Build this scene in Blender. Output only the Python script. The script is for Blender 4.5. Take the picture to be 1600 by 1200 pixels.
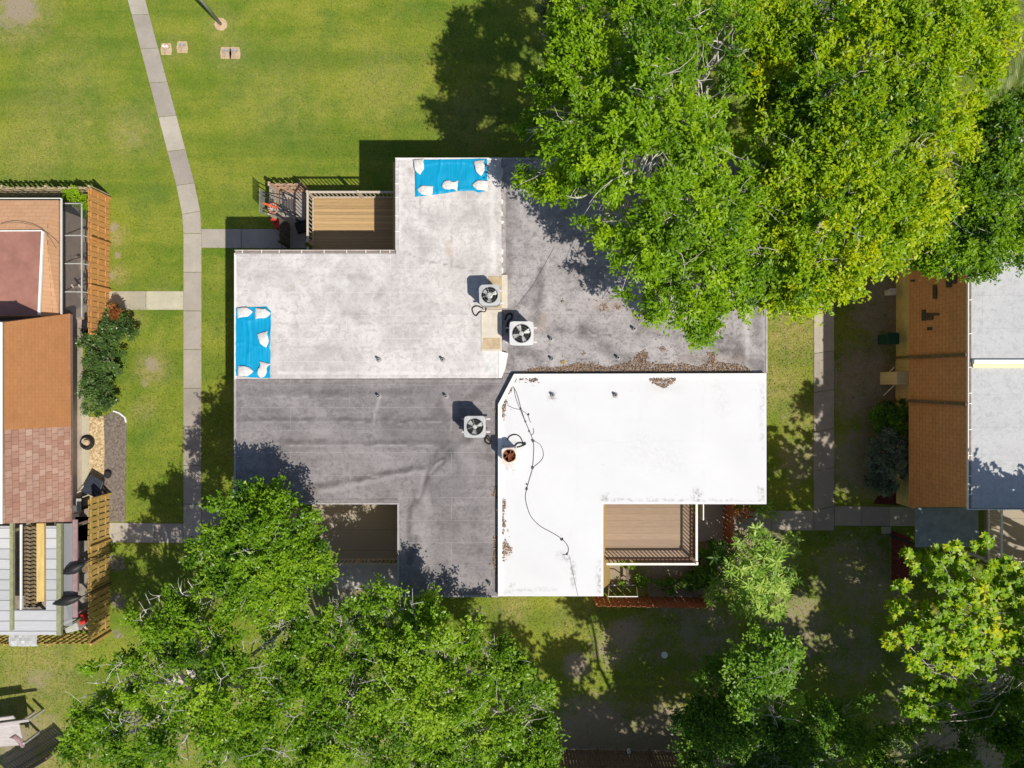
import bpy, math, random
import numpy as np
from mathutils import Vector, noise as mnoise
for o in list(bpy.data.objects): bpy.data.objects.remove(o)
sc = bpy.context.scene
COL = sc.collection
R = math.radians
HC, F = 37.0, 1110.0            # camera height in metres, focal length in photo pixels

# ------------------------------------------------------------------ camera, sky, sun, exposure
cam = bpy.data.cameras.new('camera'); cam_o = bpy.data.objects.new('camera', cam); COL.objects.link(cam_o)
cam.sensor_width = 36.0; cam.lens = 36.0*F/1600.0; cam.clip_end = 2000.0
cam_o.location = (0, 0, HC); cam_o.rotation_euler = (0, 0, 0)
sc.camera = cam_o
SUN_T = Vector((-0.465, 0.465, -1.0)).normalized()      # the way the light travels
w = bpy.data.worlds.new('World'); sc.world = w; w.use_nodes = True
wn = w.node_tree; bg = wn.nodes['Background']
sky = wn.nodes.new('ShaderNodeTexSky'); sky.sky_type = 'NISHITA'; sky.sun_disc = False
sky.sun_elevation = R(56.7); sky.sun_rotation = R(135)
wn.links.new(sky.outputs[0], bg.inputs[0]); bg.inputs[1].default_value = 0.09
sl = bpy.data.lights.new('sun', 'SUN'); sl.energy = 4.8; sl.angle = R(0.5); sl.color = (1.0, 0.94, 0.82)
so = bpy.data.objects.new('sun', sl); COL.objects.link(so); so.rotation_euler = SUN_T.to_track_quat('-Z', 'Y').to_euler()
so.location = (40, -40, 80)
sc.view_settings.view_transform = 'Standard'; sc.view_settings.look = 'None'
sc.view_settings.exposure = 0.0; sc.view_settings.gamma = 1.0

def W(px, py, z=0.0):
    s = (HC-z)/F
    return Vector(((px-800)*s, (600-py)*s, z))
def WP(pts, z=0.0): return [W(p[0], p[1], z) for p in pts]

# ------------------------------------------------------------------ materials
class NT:
    def __init__(s, name):
        s.m = bpy.data.materials.new(name); s.m.use_nodes = True; s.t = s.m.node_tree
        s.b = s.t.nodes['Principled BSDF']; s.out = s.t.nodes['Material Output']
        s.co = s.n('ShaderNodeTexCoord').outputs['Object']
    def n(s, typ, **k):
        nd = s.t.nodes.new(typ)
        for a, v in k.items(): setattr(nd, a, v)
        return nd
    def l(s, a, b): s.t.links.new(a, b)
    def noise(s, scale, detail=4, rough=.6, vec=None, stretch=None, dist=0.0):
        v = vec or s.co
        if stretch:
            mp = s.n('ShaderNodeMapping'); mp.inputs['Scale'].default_value = stretch; s.l(v, mp.inputs[0]); v = mp.outputs[0]
        nd = s.n('ShaderNodeTexNoise'); nd.inputs['Scale'].default_value = scale
        nd.inputs['Detail'].default_value = detail; nd.inputs['Roughness'].default_value = rough
        nd.inputs['Distortion'].default_value = dist
        s.l(v, nd.inputs['Vector']); return nd.outputs['Fac']
    def ramp(s, fac, a, b, ca=(0, 0, 0, 1), cb=(1, 1, 1, 1)):
        nd = s.n('ShaderNodeValToRGB'); e = nd.color_ramp.elements
        e[0].position = a; e[1].position = b; e[0].color = ca; e[1].color = cb
        s.l(fac, nd.inputs[0]); return nd.outputs[0]
    def mix(s, fac, a, b, mode='MIX'):
        nd = s.n('ShaderNodeMix', data_type='RGBA', blend_type=mode)
        for k, v in ((0, fac), (6, a), (7, b)):
            if isinstance(v, (int, float)): nd.inputs[k].default_value = v
            elif isinstance(v, tuple): nd.inputs[k].default_value = v if len(v) == 4 else (*v, 1)
            else: s.l(v, nd.inputs[k])
        return nd.outputs[2]
    def math(s, op, a, b=0.0):
        nd = s.n('ShaderNodeMath', operation=op)
        for k, v in ((0, a), (1, b)):
            if isinstance(v, (int, float)): nd.inputs[k].default_value = v
            else: s.l(v, nd.inputs[k])
        return nd.outputs[0]
    def attr(s, name):
        nd = s.n('ShaderNodeAttribute'); nd.attribute_name = name; return nd.outputs['Fac']
    def bump(s, h, strength, dist=.02):
        nd = s.n('ShaderNodeBump'); nd.inputs['Strength'].default_value = strength; nd.inputs['Distance'].default_value = dist
        s.l(h, nd.inputs['Height']); s.l(nd.outputs[0], s.b.inputs['Normal'])
    def done(s, col, rough=.8, spec=.3, metal=0.0):
        if isinstance(col, tuple): s.b.inputs['Base Color'].default_value = (*col[:3], 1)
        else: s.l(col, s.b.inputs['Base Color'])
        s.b.inputs['Roughness'].default_value = rough; s.b.inputs['Specular IOR Level'].default_value = spec
        s.b.inputs['Metallic'].default_value = metal
        return s.m

def simple(name, c, rough=.7, var=.25, scale=6, spec=.3, metal=0.0, bump=0.0, stretch=None):
    t = NT(name); f = t.noise(scale, 5, .65, stretch=stretch)
    lo = tuple(x*(1-var) for x in c); hi = tuple(min(1, x*(1+var)) for x in c)
    col = t.ramp(f, .3, .7, (*lo, 1), (*hi, 1))
    if bump: t.bump(f, bump)
    return t.done(col, rough, spec, metal)

def lawn_color(t, pos):
    big = t.noise(.16, 3, .6, pos); mid = t.noise(.8, 5, .7, pos, dist=.5); fine = t.noise(9, 4, .7, pos)
    stripe = t.noise(.55, 3, .6, pos, (.10, 1.0, 1.0))
    c = t.mix(t.ramp(big, .35, .65), (.13, .215, .018), (.245, .28, .032))
    c = t.mix(t.math('MULTIPLY', t.ramp(mid, .38, .68), .65), c, (.35, .335, .062))
    c = t.mix(t.math('MULTIPLY', t.ramp(stripe, .42, .62), .55), c, (.08, .16, .016))
    dn = t.noise(2.6, 5, .75, pos); c = t.mix(t.math('MULTIPLY', t.attr('dry'), t.ramp(dn, .3, .62)), c, (.40, .32, .14))
    big2 = t.noise(.45, 4, .65, pos); c = t.mix(t.math('MULTIPLY', t.ramp(big2, .52, .72), .5), c, (.085, .17, .035))
    c = t.mix(t.math('MULTIPLY', t.ramp(fine, .35, .7), .5), c, (.065, .105, .016))
    return c
def make_lawn():
    t = NT('lawn_ground'); c = lawn_color(t, t.co)
    d1 = t.noise(1.6, 6, .75, t.co); d2 = t.noise(22, 4, .7, t.co)
    soil = t.mix(t.ramp(d2, .3, .7), (.20, .165, .115), (.40, .33, .24))
    dirt = t.math('ADD', t.attr('dirt'), t.math('ADD', t.math('MULTIPLY', t.math('SUBTRACT', d1, .5), 1.4), t.math('MULTIPLY', t.math('SUBTRACT', t.noise(6, 4, .7, t.co), .5), .7)))
    c = t.mix(t.ramp(dirt, .34, .78), c, soil)
    g = t.math('ADD', t.attr('gravel'), t.math('SUBTRACT', t.noise(4, 5, .75, t.co), .55))
    vor = t.n('ShaderNodeTexVoronoi'); vor.inputs['Scale'].default_value = 11; t.l(t.co, vor.inputs['Vector'])
    mul = t.mix(vor.outputs['Color'], (.10, .085, .07), (.34, .30, .26))
    c = t.mix(t.ramp(g, .45, .55), c, mul)
    t.bump(t.noise(14, 5, .7), .5, .05)
    return t.done(c, .95, .1)
def make_grass():
    t = NT('grass_blade'); c = lawn_color(t, t.co); r = t.attr('tint')
    c = t.mix(1.0, c, t.ramp(r, 0, 1, (.55, .6, .5, 1), (1.45, 1.4, 1.3, 1)), 'MULTIPLY')
    return t.done(c, .8, .2)
def leaf_mat(name, dark, mid, lite, gloss=.42, trans=.36):
    t = NT(name); r = t.attr('tint')
    nd = t.n('ShaderNodeValToRGB'); e = nd.color_ramp.elements; e[0].position = 0.0; e[1].position = 1.0
    e[0].color = (*dark, 1); e[1].color = (*lite, 1); x = e.new(.5); x.color = (*mid, 1); t.l(r, nd.inputs[0]); c = nd.outputs[0]
    t.done(c, gloss, .3)
    tr = t.n('ShaderNodeBsdfTranslucent'); t.l(t.mix(1.0, c, (1.3, 1.3, .8), 'MULTIPLY'), tr.inputs[0])
    mx = t.n('ShaderNodeMixShader'); mx.inputs[0].default_value = trans
    t.l(t.b.outputs[0], mx.inputs[1]); t.l(tr.outputs[0], mx.inputs[2]); t.l(mx.outputs[0], t.out.inputs[0])
    return t.m
def membrane(name, base, stain, seam, sheet, mortar=.008, streak=None, stain_lo=.45, stain_hi=.7, off=.0, rot=0.0, seam_mix=.6):
    """Rolled roofing: long sheets with lap seams, stains and grit."""
    t = NT(name)
    mp = t.n('ShaderNodeMapping'); mp.inputs['Rotation'].default_value = (0, 0, rot); t.l(t.co, mp.inputs[0])
    br = t.n('ShaderNodeTexBrick'); br.inputs['Scale'].default_value = 1.0
    br.inputs['Brick Width'].default_value = sheet[0]; br.inputs['Row Height'].default_value = sheet[1]
    br.inputs['Mortar Size'].default_value = mortar; br.inputs['Mortar Smooth'].default_value = .4
    br.inputs['Color1'].default_value = (0, 0, 0, 1); br.inputs['Color2'].default_value = (1, 1, 1, 1); br.offset = .37
    wob = t.n('ShaderNodeVectorMath', operation='MULTIPLY_ADD')
    nz = t.n('ShaderNodeTexNoise'); nz.inputs['Scale'].default_value = .9; t.l(mp.outputs[0], nz.inputs['Vector'])
    t.l(nz.outputs['Color'], wob.inputs[0]); wob.inputs[1].default_value = (.08, .08, 0); t.l(mp.outputs[0], wob.inputs[2])
    t.l(wob.outputs[0], br.inputs['Vector'])
    blot = t.noise(.45, 7, .72, dist=.6); grit = t.noise(4.5, 7, .8, dist=.9); strk = t.noise(1.3, 4, .6, stretch=streak or (1, 1, 1))
    c = t.mix(t.math('MULTIPLY', t.ramp(br.outputs['Color'], 0, 1), .10), base, stain)
    c = t.mix(t.math('MULTIPLY', t.ramp(blot, stain_lo, stain_hi), .75), c, stain)
    c = t.mix(t.math('MULTIPLY', t.ramp(strk, .45, .7), .45), c, stain)
    c = t.mix(t.math('MULTIPLY', t.ramp(grit, .48, .60), .55), c, tuple(x*.78 for x in stain))
    nz2 = t.noise(2.2, 6, .7); dk = t.math('MULTIPLY', t.attr('dark'), t.ramp(nz2, .25, .6)); lt = t.math('MULTIPLY', t.attr('light'), t.ramp(nz2, .25, .75))
    c = t.mix(dk, c, tuple(x*.62 for x in stain)); c = t.mix(lt, c, tuple(min(.78, x*1.34) for x in base)); c = t.mix(t.attr('rusty'), c, (base[0]*.8, base[1]*.62, base[2]*.45))
    c = t.mix(t.math('MULTIPLY', br.outputs['Fac'], seam_mix), c, seam)
    t.bump(t.mix(.5, br.outputs['Fac'], grit), .25, .02)
    return t.done(c, .85, .15)
def shingle(name, c1, c2, gap, bw=.3, rh=.14, plane='YZ', var=.35, mort=.006):
    t = NT(name)
    sp = t.n('ShaderNodeSeparateXYZ'); t.l(t.co, sp.inputs[0]); cb = t.n('ShaderNodeCombineXYZ')
    for i, a in enumerate(plane): t.l(sp.outputs['XYZ'.index(a)], cb.inputs[i])
    br = t.n('ShaderNodeTexBrick'); br.inputs['Scale'].default_value = 1.0
    br.inputs['Brick Width'].default_value = bw; br.inputs['Row Height'].default_value = rh
    br.inputs['Mortar Size'].default_value = mort; br.inputs['Mortar Smooth'].default_value = .3
    br.inputs['Color1'].default_value = (*c1, 1); br.inputs['Color2'].default_value = (*c2, 1); br.inputs['Mortar'].default_value = (*gap, 1)
    t.l(cb.outputs[0], br.inputs['Vector'])
    g = t.noise(1.5, 6, .7); f = t.noise(20, 3, .6)
    c = t.mix(t.math('MULTIPLY', t.ramp(g, .45, .7), var), br.outputs['Color'], tuple(x*.6 for x in c1))
    c = t.mix(t.math('MULTIPLY', t.ramp(f, .5, .8), .3), c, tuple(x*.7 for x in c1))
    t.bump(br.outputs['Fac'], -.5, .02)
    return t.done(c, .85, .2)
def planks(name, c, pitch, axis='Y', var=.35, gap=.05, rough=.75, grain=(1, 14, 1)):
    t = NT(name)
    sp = t.n('ShaderNodeSeparateXYZ'); t.l(t.co, sp.inputs[0])
    v = t.math('DIVIDE', sp.outputs['XYZ'.index(axis)], pitch)
    fl = t.math('FLOOR', v); fr = t.math('FRACT', v)
    wnz = t.n('ShaderNodeTexWhiteNoise', noise_dimensions='1D'); t.l(fl, wnz.inputs['W'])
    g = t.noise(2.2, 6, .7, stretch=grain)
    lo = tuple(x*(1-var) for x in c); hi = tuple(min(1, x*(1+var*.6)) for x in c)
    col = t.mix(t.math('MULTIPLY', t.math('ADD', wnz.outputs[0], t.ramp(g, .3, .7)), .5), lo, hi)
    col = t.mix(t.ramp(fr, 0.0, gap, (1, 1, 1, 1), (0, 0, 0, 1)), col, tuple(x*.15 for x in c))
    return t.done(col, rough, .25)

M = {}
M['lawn'] = make_lawn(); M['grass'] = make_grass()
M['oak_leaf'] = leaf_mat('oak_leaf', (.05, .14, .007), (.225, .40, .006), (.38, .54, .010))
M['sw_leaf'] = leaf_mat('live_oak_leaf', (.040, .11, .007), (.175, .335, .009), (.36, .52, .03), .36)
M['yellow_leaf'] = leaf_mat('yellow_green_leaf', (.06, .165, .005), (.285, .45, .005), (.54, .59, .005))
M['dark_leaf'] = leaf_mat('dark_leaf', (.04, .11, .016), (.15, .31, .022), (.28, .46, .035), .4)
M['maple_leaf'] = leaf_mat('broad_leaf', (.07, .18, .008), (.27, .46, .008), (.62, .62, .010))
M['plum_leaf'] = leaf_mat('strap_leaf', (.08, .18, .03), (.27, .46, .055), (.48, .62, .14), .4)
M['olive_leaf'] = leaf_mat('grey_green_leaf', (.09, .12, .05), (.20, .24, .10), (.34, .38, .2))
M['shrub_leaf'] = leaf_mat('shrub_leaf', (.03, .065, .02), (.10, .19, .045), (.22, .32, .10), .3)
M['greyshrub_leaf'] = leaf_mat('dusty_shrub_leaf', (.10, .14, .09), (.27, .34, .23), (.46, .54, .40), .5)
M['red_leaf'] = leaf_mat('croton_leaf', (.20, .05, .02), (.36, .14, .04), (.55, .36, .06), .4)
M['palm_leaf'] = leaf_mat('palm_leaf', (.08, .11, .03), (.20, .25, .08), (.36, .40, .18), .4)
M['litter'] = leaf_mat('dry_leaf', (.15, .09, .06), (.31, .21, .14), (.52, .40, .30), .8, .1)
M['yellow_litter'] = leaf_mat('yellow_dry_leaf', (.35, .22, .03), (.5, .36, .05), (.65, .52, .08), .8, .1)
M['bark'] = simple('grey_bark', (.52, .49, .45), .9, .45, 5, .2, 0, .5, (1, 1, .25))
M['bark_dark'] = simple('brown_bark', (.20, .16, .12), .9, .4, 5, .2, 0, .5, (1, 1, .25))
def concrete(name, c, k=.5):
    t = NT(name); a = t.noise(.7, 6, .7); b = t.noise(16, 5, .75); d = t.noise(2.2, 5, .7, dist=.8)
    col = t.mix(t.ramp(a, .3, .72), c, tuple(x*.72 for x in c))
    col = t.mix(t.math('MULTIPLY', t.ramp(b, .45, .8), k), col, tuple(x*.6 for x in c))
    col = t.mix(t.math('MULTIPLY', t.ramp(d, .55, .75), .4), col, (c[0]*.6, c[1]*.58, c[2]*.5))
    tn = t.n('ShaderNodeMapRange'); t.l(t.attr('tone'), tn.inputs[0]); tn.inputs[1].default_value = -1; tn.inputs[2].default_value = 1
    col = t.mix(1.0, col, t.ramp(tn.outputs[0], 0, 1, (.82, .80, .80, 1), (1.14, 1.14, 1.1, 1)), 'MULTIPLY')
    st = t.noise(3.5, 7, .8, dist=1.5); col = t.mix(t.math('MULTIPLY', t.ramp(st, .6, .72), .5), col, tuple(x*.5 for x in c))
    t.bump(b, .2); return t.done(col, .9, .2)
M['walk'] = concrete('walk_concrete', (.44, .40, .355))
M['walk_pale'] = concrete('pale_concrete', (.50, .47, .37))
M['pad'] = concrete('pad_concrete', (.46, .42, .40))
M['roof_a'] = membrane('weathered_white_roofing', (.645, .61, .605), (.43, .405, .40), (.74, .70, .72), (5.2, 1.0), .009, (1.0, .6, 1), .44, .62, seam_mix=.5)
M['roof_b'] = membrane('pale_grey_roofing', (.42, .393, .403), (.16, .146, .152), (.13, .12, .12), (6.0, 1.02), .006, (.7, .8, 1), .52, .70, seam_mix=.5)
M['roof_c'] = membrane('dark_grey_roofing', (.295, .273, .282), (.145, .133, .138), (.46, .43, .445), (7.0, .98), .007, (.16, 1.6, 1), .42, .66, seam_mix=.5)
def white_roof():
    t = NT('bright_white_coating'); a = t.noise(.5, 6, .7); b = t.noise(5, 6, .8); s = t.noise(.9, 6, .8, dist=1.2)
    c = t.mix(t.math('MULTIPLY', t.ramp(a, .4, .7), .6), (.65, .655, .69), (.60, .605, .635))
    c = t.mix(t.math('MULTIPLY', t.ramp(t.math('MULTIPLY', b, s), .36, .46), .55), c, (.36, .35, .34))
    nz2 = t.noise(6, 6, .8); gr = t.math('MULTIPLY', t.attr('dark'), t.ramp(nz2, .45, .58)); c = t.mix(gr, c, (.22, .20, .19))
    c = t.mix(t.math('MULTIPLY', t.attr('light'), .5), c, (.52, .52, .53)); c = t.mix(t.attr('rusty'), c, (.50, .40, .30))
    t.bump(b, .08); return t.done(c, .6, .3)
M['roof_d'] = white_roof()
M['edge_white'] = simple('white_edge_metal', (.74, .70, .70), .5, .1, 4)
M['edge_grey'] = simple('grey_edge_metal', (.36, .34, .34), .5, .2, 4)
M['fascia'] = simple('brown_fascia', (.20, .13, .10), .7, .2, 4)
M['gutter'] = simple('dusty_white_gutter', (.60, .55, .54), .5, .2, 3)
M['gutter_in'] = simple('gutter_dirt', (.24, .19, .16), .9, .3, 8)
M['siding'] = planks('yellow_siding', (.50, .34, .13), .2, 'Z', .2, .06)
M['cream'] = simple('cream_stucco', (.62, .52, .46), .9, .12, 3, .2, 0, .1)
M['mustard'] = simple('mustard_stucco', (.72, .58, .22), .9, .14, 1.5, .2, 0, .1)
M['cream_box'] = planks('cream_siding', (.78, .62, .34), .18, 'Y', .1, .05)
M['tan_pad'] = simple('tan_pad', (.60, .54, .46), .9, .15, 2)
M['tan_stain'] = simple('tan_stain', (.48, .37, .24), .95, .25, 3)
M['ac_grey'] = simple('ac_grey_paint', (.45, .46, .47), .45, .1, 3)
M['ac_pale'] = simple('ac_pale_paint', (.60, .60, .61), .45, .1, 3)
M['ac_white'] = simple('ac_chalky_white', (.66, .60, .53), .6, .25, 6)
M['ac_dark'] = simple('ac_dark_inside', (.32, .36, .40), .6, .3, 5)
M['ac_fin'] = planks('ac_louvre', (.34, .35, .36), .06, 'Z', .1, .35, .5)
M['blade'] = simple('fan_blade_metal', (.48, .49, .48), .5, .2, 8, .4, .2)
M['rust'] = simple('rust', (.22, .075, .035), .9, .55, 9)
M['tarp'] = None
t = NT('blue_tarp'); rb = t.noise(14, 2, .5, stretch=(1, .05, 1)); wr = t.noise(2.5, 5, .65)
c = t.mix(t.ramp(rb, .35, .65), (.001, .27, .50), (.002, .33, .58)); c = t.mix(t.math('MULTIPLY', t.ramp(wr, .6, .8), .4), c, (.03, .42, .66))
t.bump(t.mix(.5, rb, wr), .5, .05); M['tarp'] = t.done(c, .4, .4)
M['sand'] = simple('white_sandbag', (.68, .66, .64), .85, .22, 8, .2, 0, .4)
M['deck_tan'] = planks('tan_deck_boards', (.47, .315, .155), .145, 'Y', .4, .10)
M['deck_grey'] = planks('weathered_deck_boards', (.31, .23, .17), .31, 'Y', .35, .035)
M['deck_ply'] = planks('plywood_deck', (.37, .32, .26), 1.0, 'Y', .2, .02)
M['rail_tan'] = simple('tan_rail_wood', (.50, .43, .36), .8, .25, 6, stretch=(4, 4, .6))
M['rail_white'] = simple('white_rail_paint', (.76, .73, .69), .6, .1, 4)
M['rail_red'] = simple('brown_baluster', (.14, .07, .05), .7, .3, 8)
M['fence_orange'] = simple('orange_fence_wood', (.62, .31, .11), .85, .22, 5, .15, 0, .2, (3, 3, .5))
M['fence_gold'] = simple('golden_fence_wood', (.50, .33, .11), .85, .3, 5, .15, 0, .2, (3, 3, .5))
M['fence_tan'] = simple('tan_fence_wood', (.50, .41, .27), .85, .3, 5, .15, 0, .2, (3, 3, .5))
M['fence_red'] = simple('redwood_fence', (.34, .125, .065), .85, .3, 5, .15, 0, .2, (3, 3, .5))
M['fence_pink'] = simple('pink_fence_wood', (.56, .37, .28), .85, .25, 5, .15, 0, .2, (3, 3, .5))
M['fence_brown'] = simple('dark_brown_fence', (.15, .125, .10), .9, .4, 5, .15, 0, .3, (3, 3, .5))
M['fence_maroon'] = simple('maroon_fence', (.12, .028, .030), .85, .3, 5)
M['shingle_orange'] = shingle('orange_shingle', (.60, .27, .115), (.635, .295, .13), (.44, .19, .085), .36, .2, 'YZ', .3, .006)
M['shingle_hip'] = shingle('pale_orange_shingle', (.62, .35, .20), (.66, .39, .23), (.36, .17, .09), .5, .2, 'XY', .2)
M['shingle_pink'] = shingle('faded_pink_shingle', (.54, .29, .22), (.72, .48, .40), (.28, .12, .09), .32, .38, 'YZ', .5, .012)
M['shingle_brown'] = shingle('brown_shingle', (.66, .32, .145), (.70, .355, .165), (.38, .17, .075), .40, .26, 'YZ', .4, .010)
M['skylight'] = simple('brown_skylight', (.34, .165, .13), .3, .2, 1.2, .5)
M['flat_grey'] = membrane('flat_roof_grey', (.50, .505, .525), (.43, .435, .455), (.26, .27, .30), (9, 1.4), .006, (.3, 1, 1), .5, .8)
M['purple'] = simple('purple_trim_and_shade', (.30, .20, .21), .7, .2, 4)
M['cap_white'] = simple('white_cap', (.82, .82, .80), .6, .05, 3)
M['cap_yellow'] = simple('pale_yellow_cap', (.74, .70, .42), .7, .1, 3)
M['black'] = simple('black_plastic', (.02, .02, .022), .5, .3, 5)
M['felt'] = simple('roof_felt', (.085, .07, .055), .9, .5, 9)
M['dark_metal'] = simple('dark_metal', (.035, .04, .06), .5, .3, 5)
M['green_frame'] = simple('olive_frame', (.26, .27, .16), .6, .25, 5)
M['alu'] = planks('ribbed_metal', (.50, .51, .54), .5, 'Y', .25, .12, .45)
M['white'] = simple('white_paint', (.78, .78, .77), .6, .06, 5)
M['grey_frame'] = simple('grey_frame', (.42, .42, .40), .6, .15, 5)
M['green_bin'] = simple('green_bin', (.012, .075, .045), .45, .2, 4)
M['pole'] = simple('grey_pole', (.42, .44, .45), .5, .15, 6, .4)
M['utility'] = simple('utility_box', (.42, .32, .23), .9, .35, 9)
M['sandring'] = simple('sandy_dirt', (.52, .38, .25), .95, .2, 9)
M['gravel_tan'] = None
t = NT('tan_pebbles'); vo = t.n('ShaderNodeTexVoronoi'); vo.inputs['Scale'].default_value = 13; t.l(t.co, vo.inputs['Vector'])
c = t.mix(vo.outputs['Color'], (.26, .17, .08), (.74, .58, .36)); t.bump(vo.outputs['Distance'], -.8, .04); M['gravel_tan'] = t.done(c, .9, .2)
t = NT('grey_mulch'); vo = t.n('ShaderNodeTexVoronoi'); vo.inputs['Scale'].default_value = 14; t.l(t.co, vo.inputs['Vector'])
c = t.mix(vo.outputs['Color'], (.10, .08, .065), (.26, .22, .19)); t.bump(vo.outputs['Distance'], -.8, .04); M['mulch'] = t.done(c, .95, .15)
M['red_mulch'] = simple('red_mulch', (.10, .030, .024), .95, .5, 14, .1, 0, .5)
M['shadowed'] = simple('shadowed_awning', (.26, .31, .35), .7, .25, 2)  # pale roof; its dim blue-grey is shade put into the colour
M['red'] = simple('red_paint', (.55, .04, .03), .5, .15, 6)
M['orange_red'] = simple('orange_rim', (.65, .12, .04), .5, .15, 6)
M['net'] = simple('white_net', (.8, .8, .8), .8, .05, 5)
M['rubber'] = simple('black_rubber', (.025, .023, .022), .8, .3, 8)
M['cable'] = simple('grey_cable', (.09, .09, .095), .7, .2, 8)
M['pvc'] = simple('grey_vent_pipe', (.32, .31, .31), .6, .2, 8)
M['wood_yellow'] = simple('yellow_plank', (.60, .44, .17), .8, .2, 5, stretch=(1, .2, 1))
M['wood_white'] = simple('weathered_pale_planks', (.46, .42, .41), .85, .2, 4, stretch=(.5, 3, 1))
M['tile_brown'] = simple('brown_clay_tile', (.17, .13, .08), .8, .5, 9)
t = NT('clear_panel'); t.done((.35, .37, .40), .25, .5); tr = t.n('ShaderNodeBsdfTransparent'); mx = t.n('ShaderNodeMixShader'); mx.inputs[0].default_value = .5
t.l(t.b.outputs[0], mx.inputs[1]); t.l(tr.outputs[0], mx.inputs[2]); t.l(mx.outputs[0], t.out.inputs[0]); M['clear'] = t.m
t = NT('insect_screen'); t.done((.05, .05, .055), .7, .2); tr = t.n('ShaderNodeBsdfTransparent'); mx = t.n('ShaderNodeMixShader'); mx.inputs[0].default_value = .55
t.l(t.b.outputs[0], mx.inputs[1]); t.l(tr.outputs[0], mx.inputs[2]); t.l(mx.outputs[0], t.out.inputs[0]); M['screen'] = t.m
M['floor_dark'] = simple('porch_floor', (.24, .21, .18), .8, .3, 2)
M['duck_white'] = simple('white_feather', (.8, .8, .78), .8, .05, 9)

# ------------------------------------------------------------------ objects and mesh helpers
ROOTLOC = {}
def tag(o, label=None, cat=None, group=None, kind=None):
    for k, v in (('label', label), ('category', cat), ('group', group), ('kind', kind)):
        if v: o[k] = v
    return o
def thing(name, label, cat, loc=(0, 0, 0), group=None, rz=0.0):
    o = bpy.data.objects.new(name, None); COL.objects.link(o); o.empty_display_size = .3
    o.location = loc; o.rotation_euler = (0, 0, rz); ROOTLOC[o.name] = Vector(loc)
    return tag(o, label, cat, group)
def kids(o): return [c for c in bpy.data.objects if c.parent == o]
def copy_tree(o, parent=None):
    c = o.copy(); COL.objects.link(c)
    if parent: c.parent = parent
    for k in kids(o): copy_tree(k, c)
    return c

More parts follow.
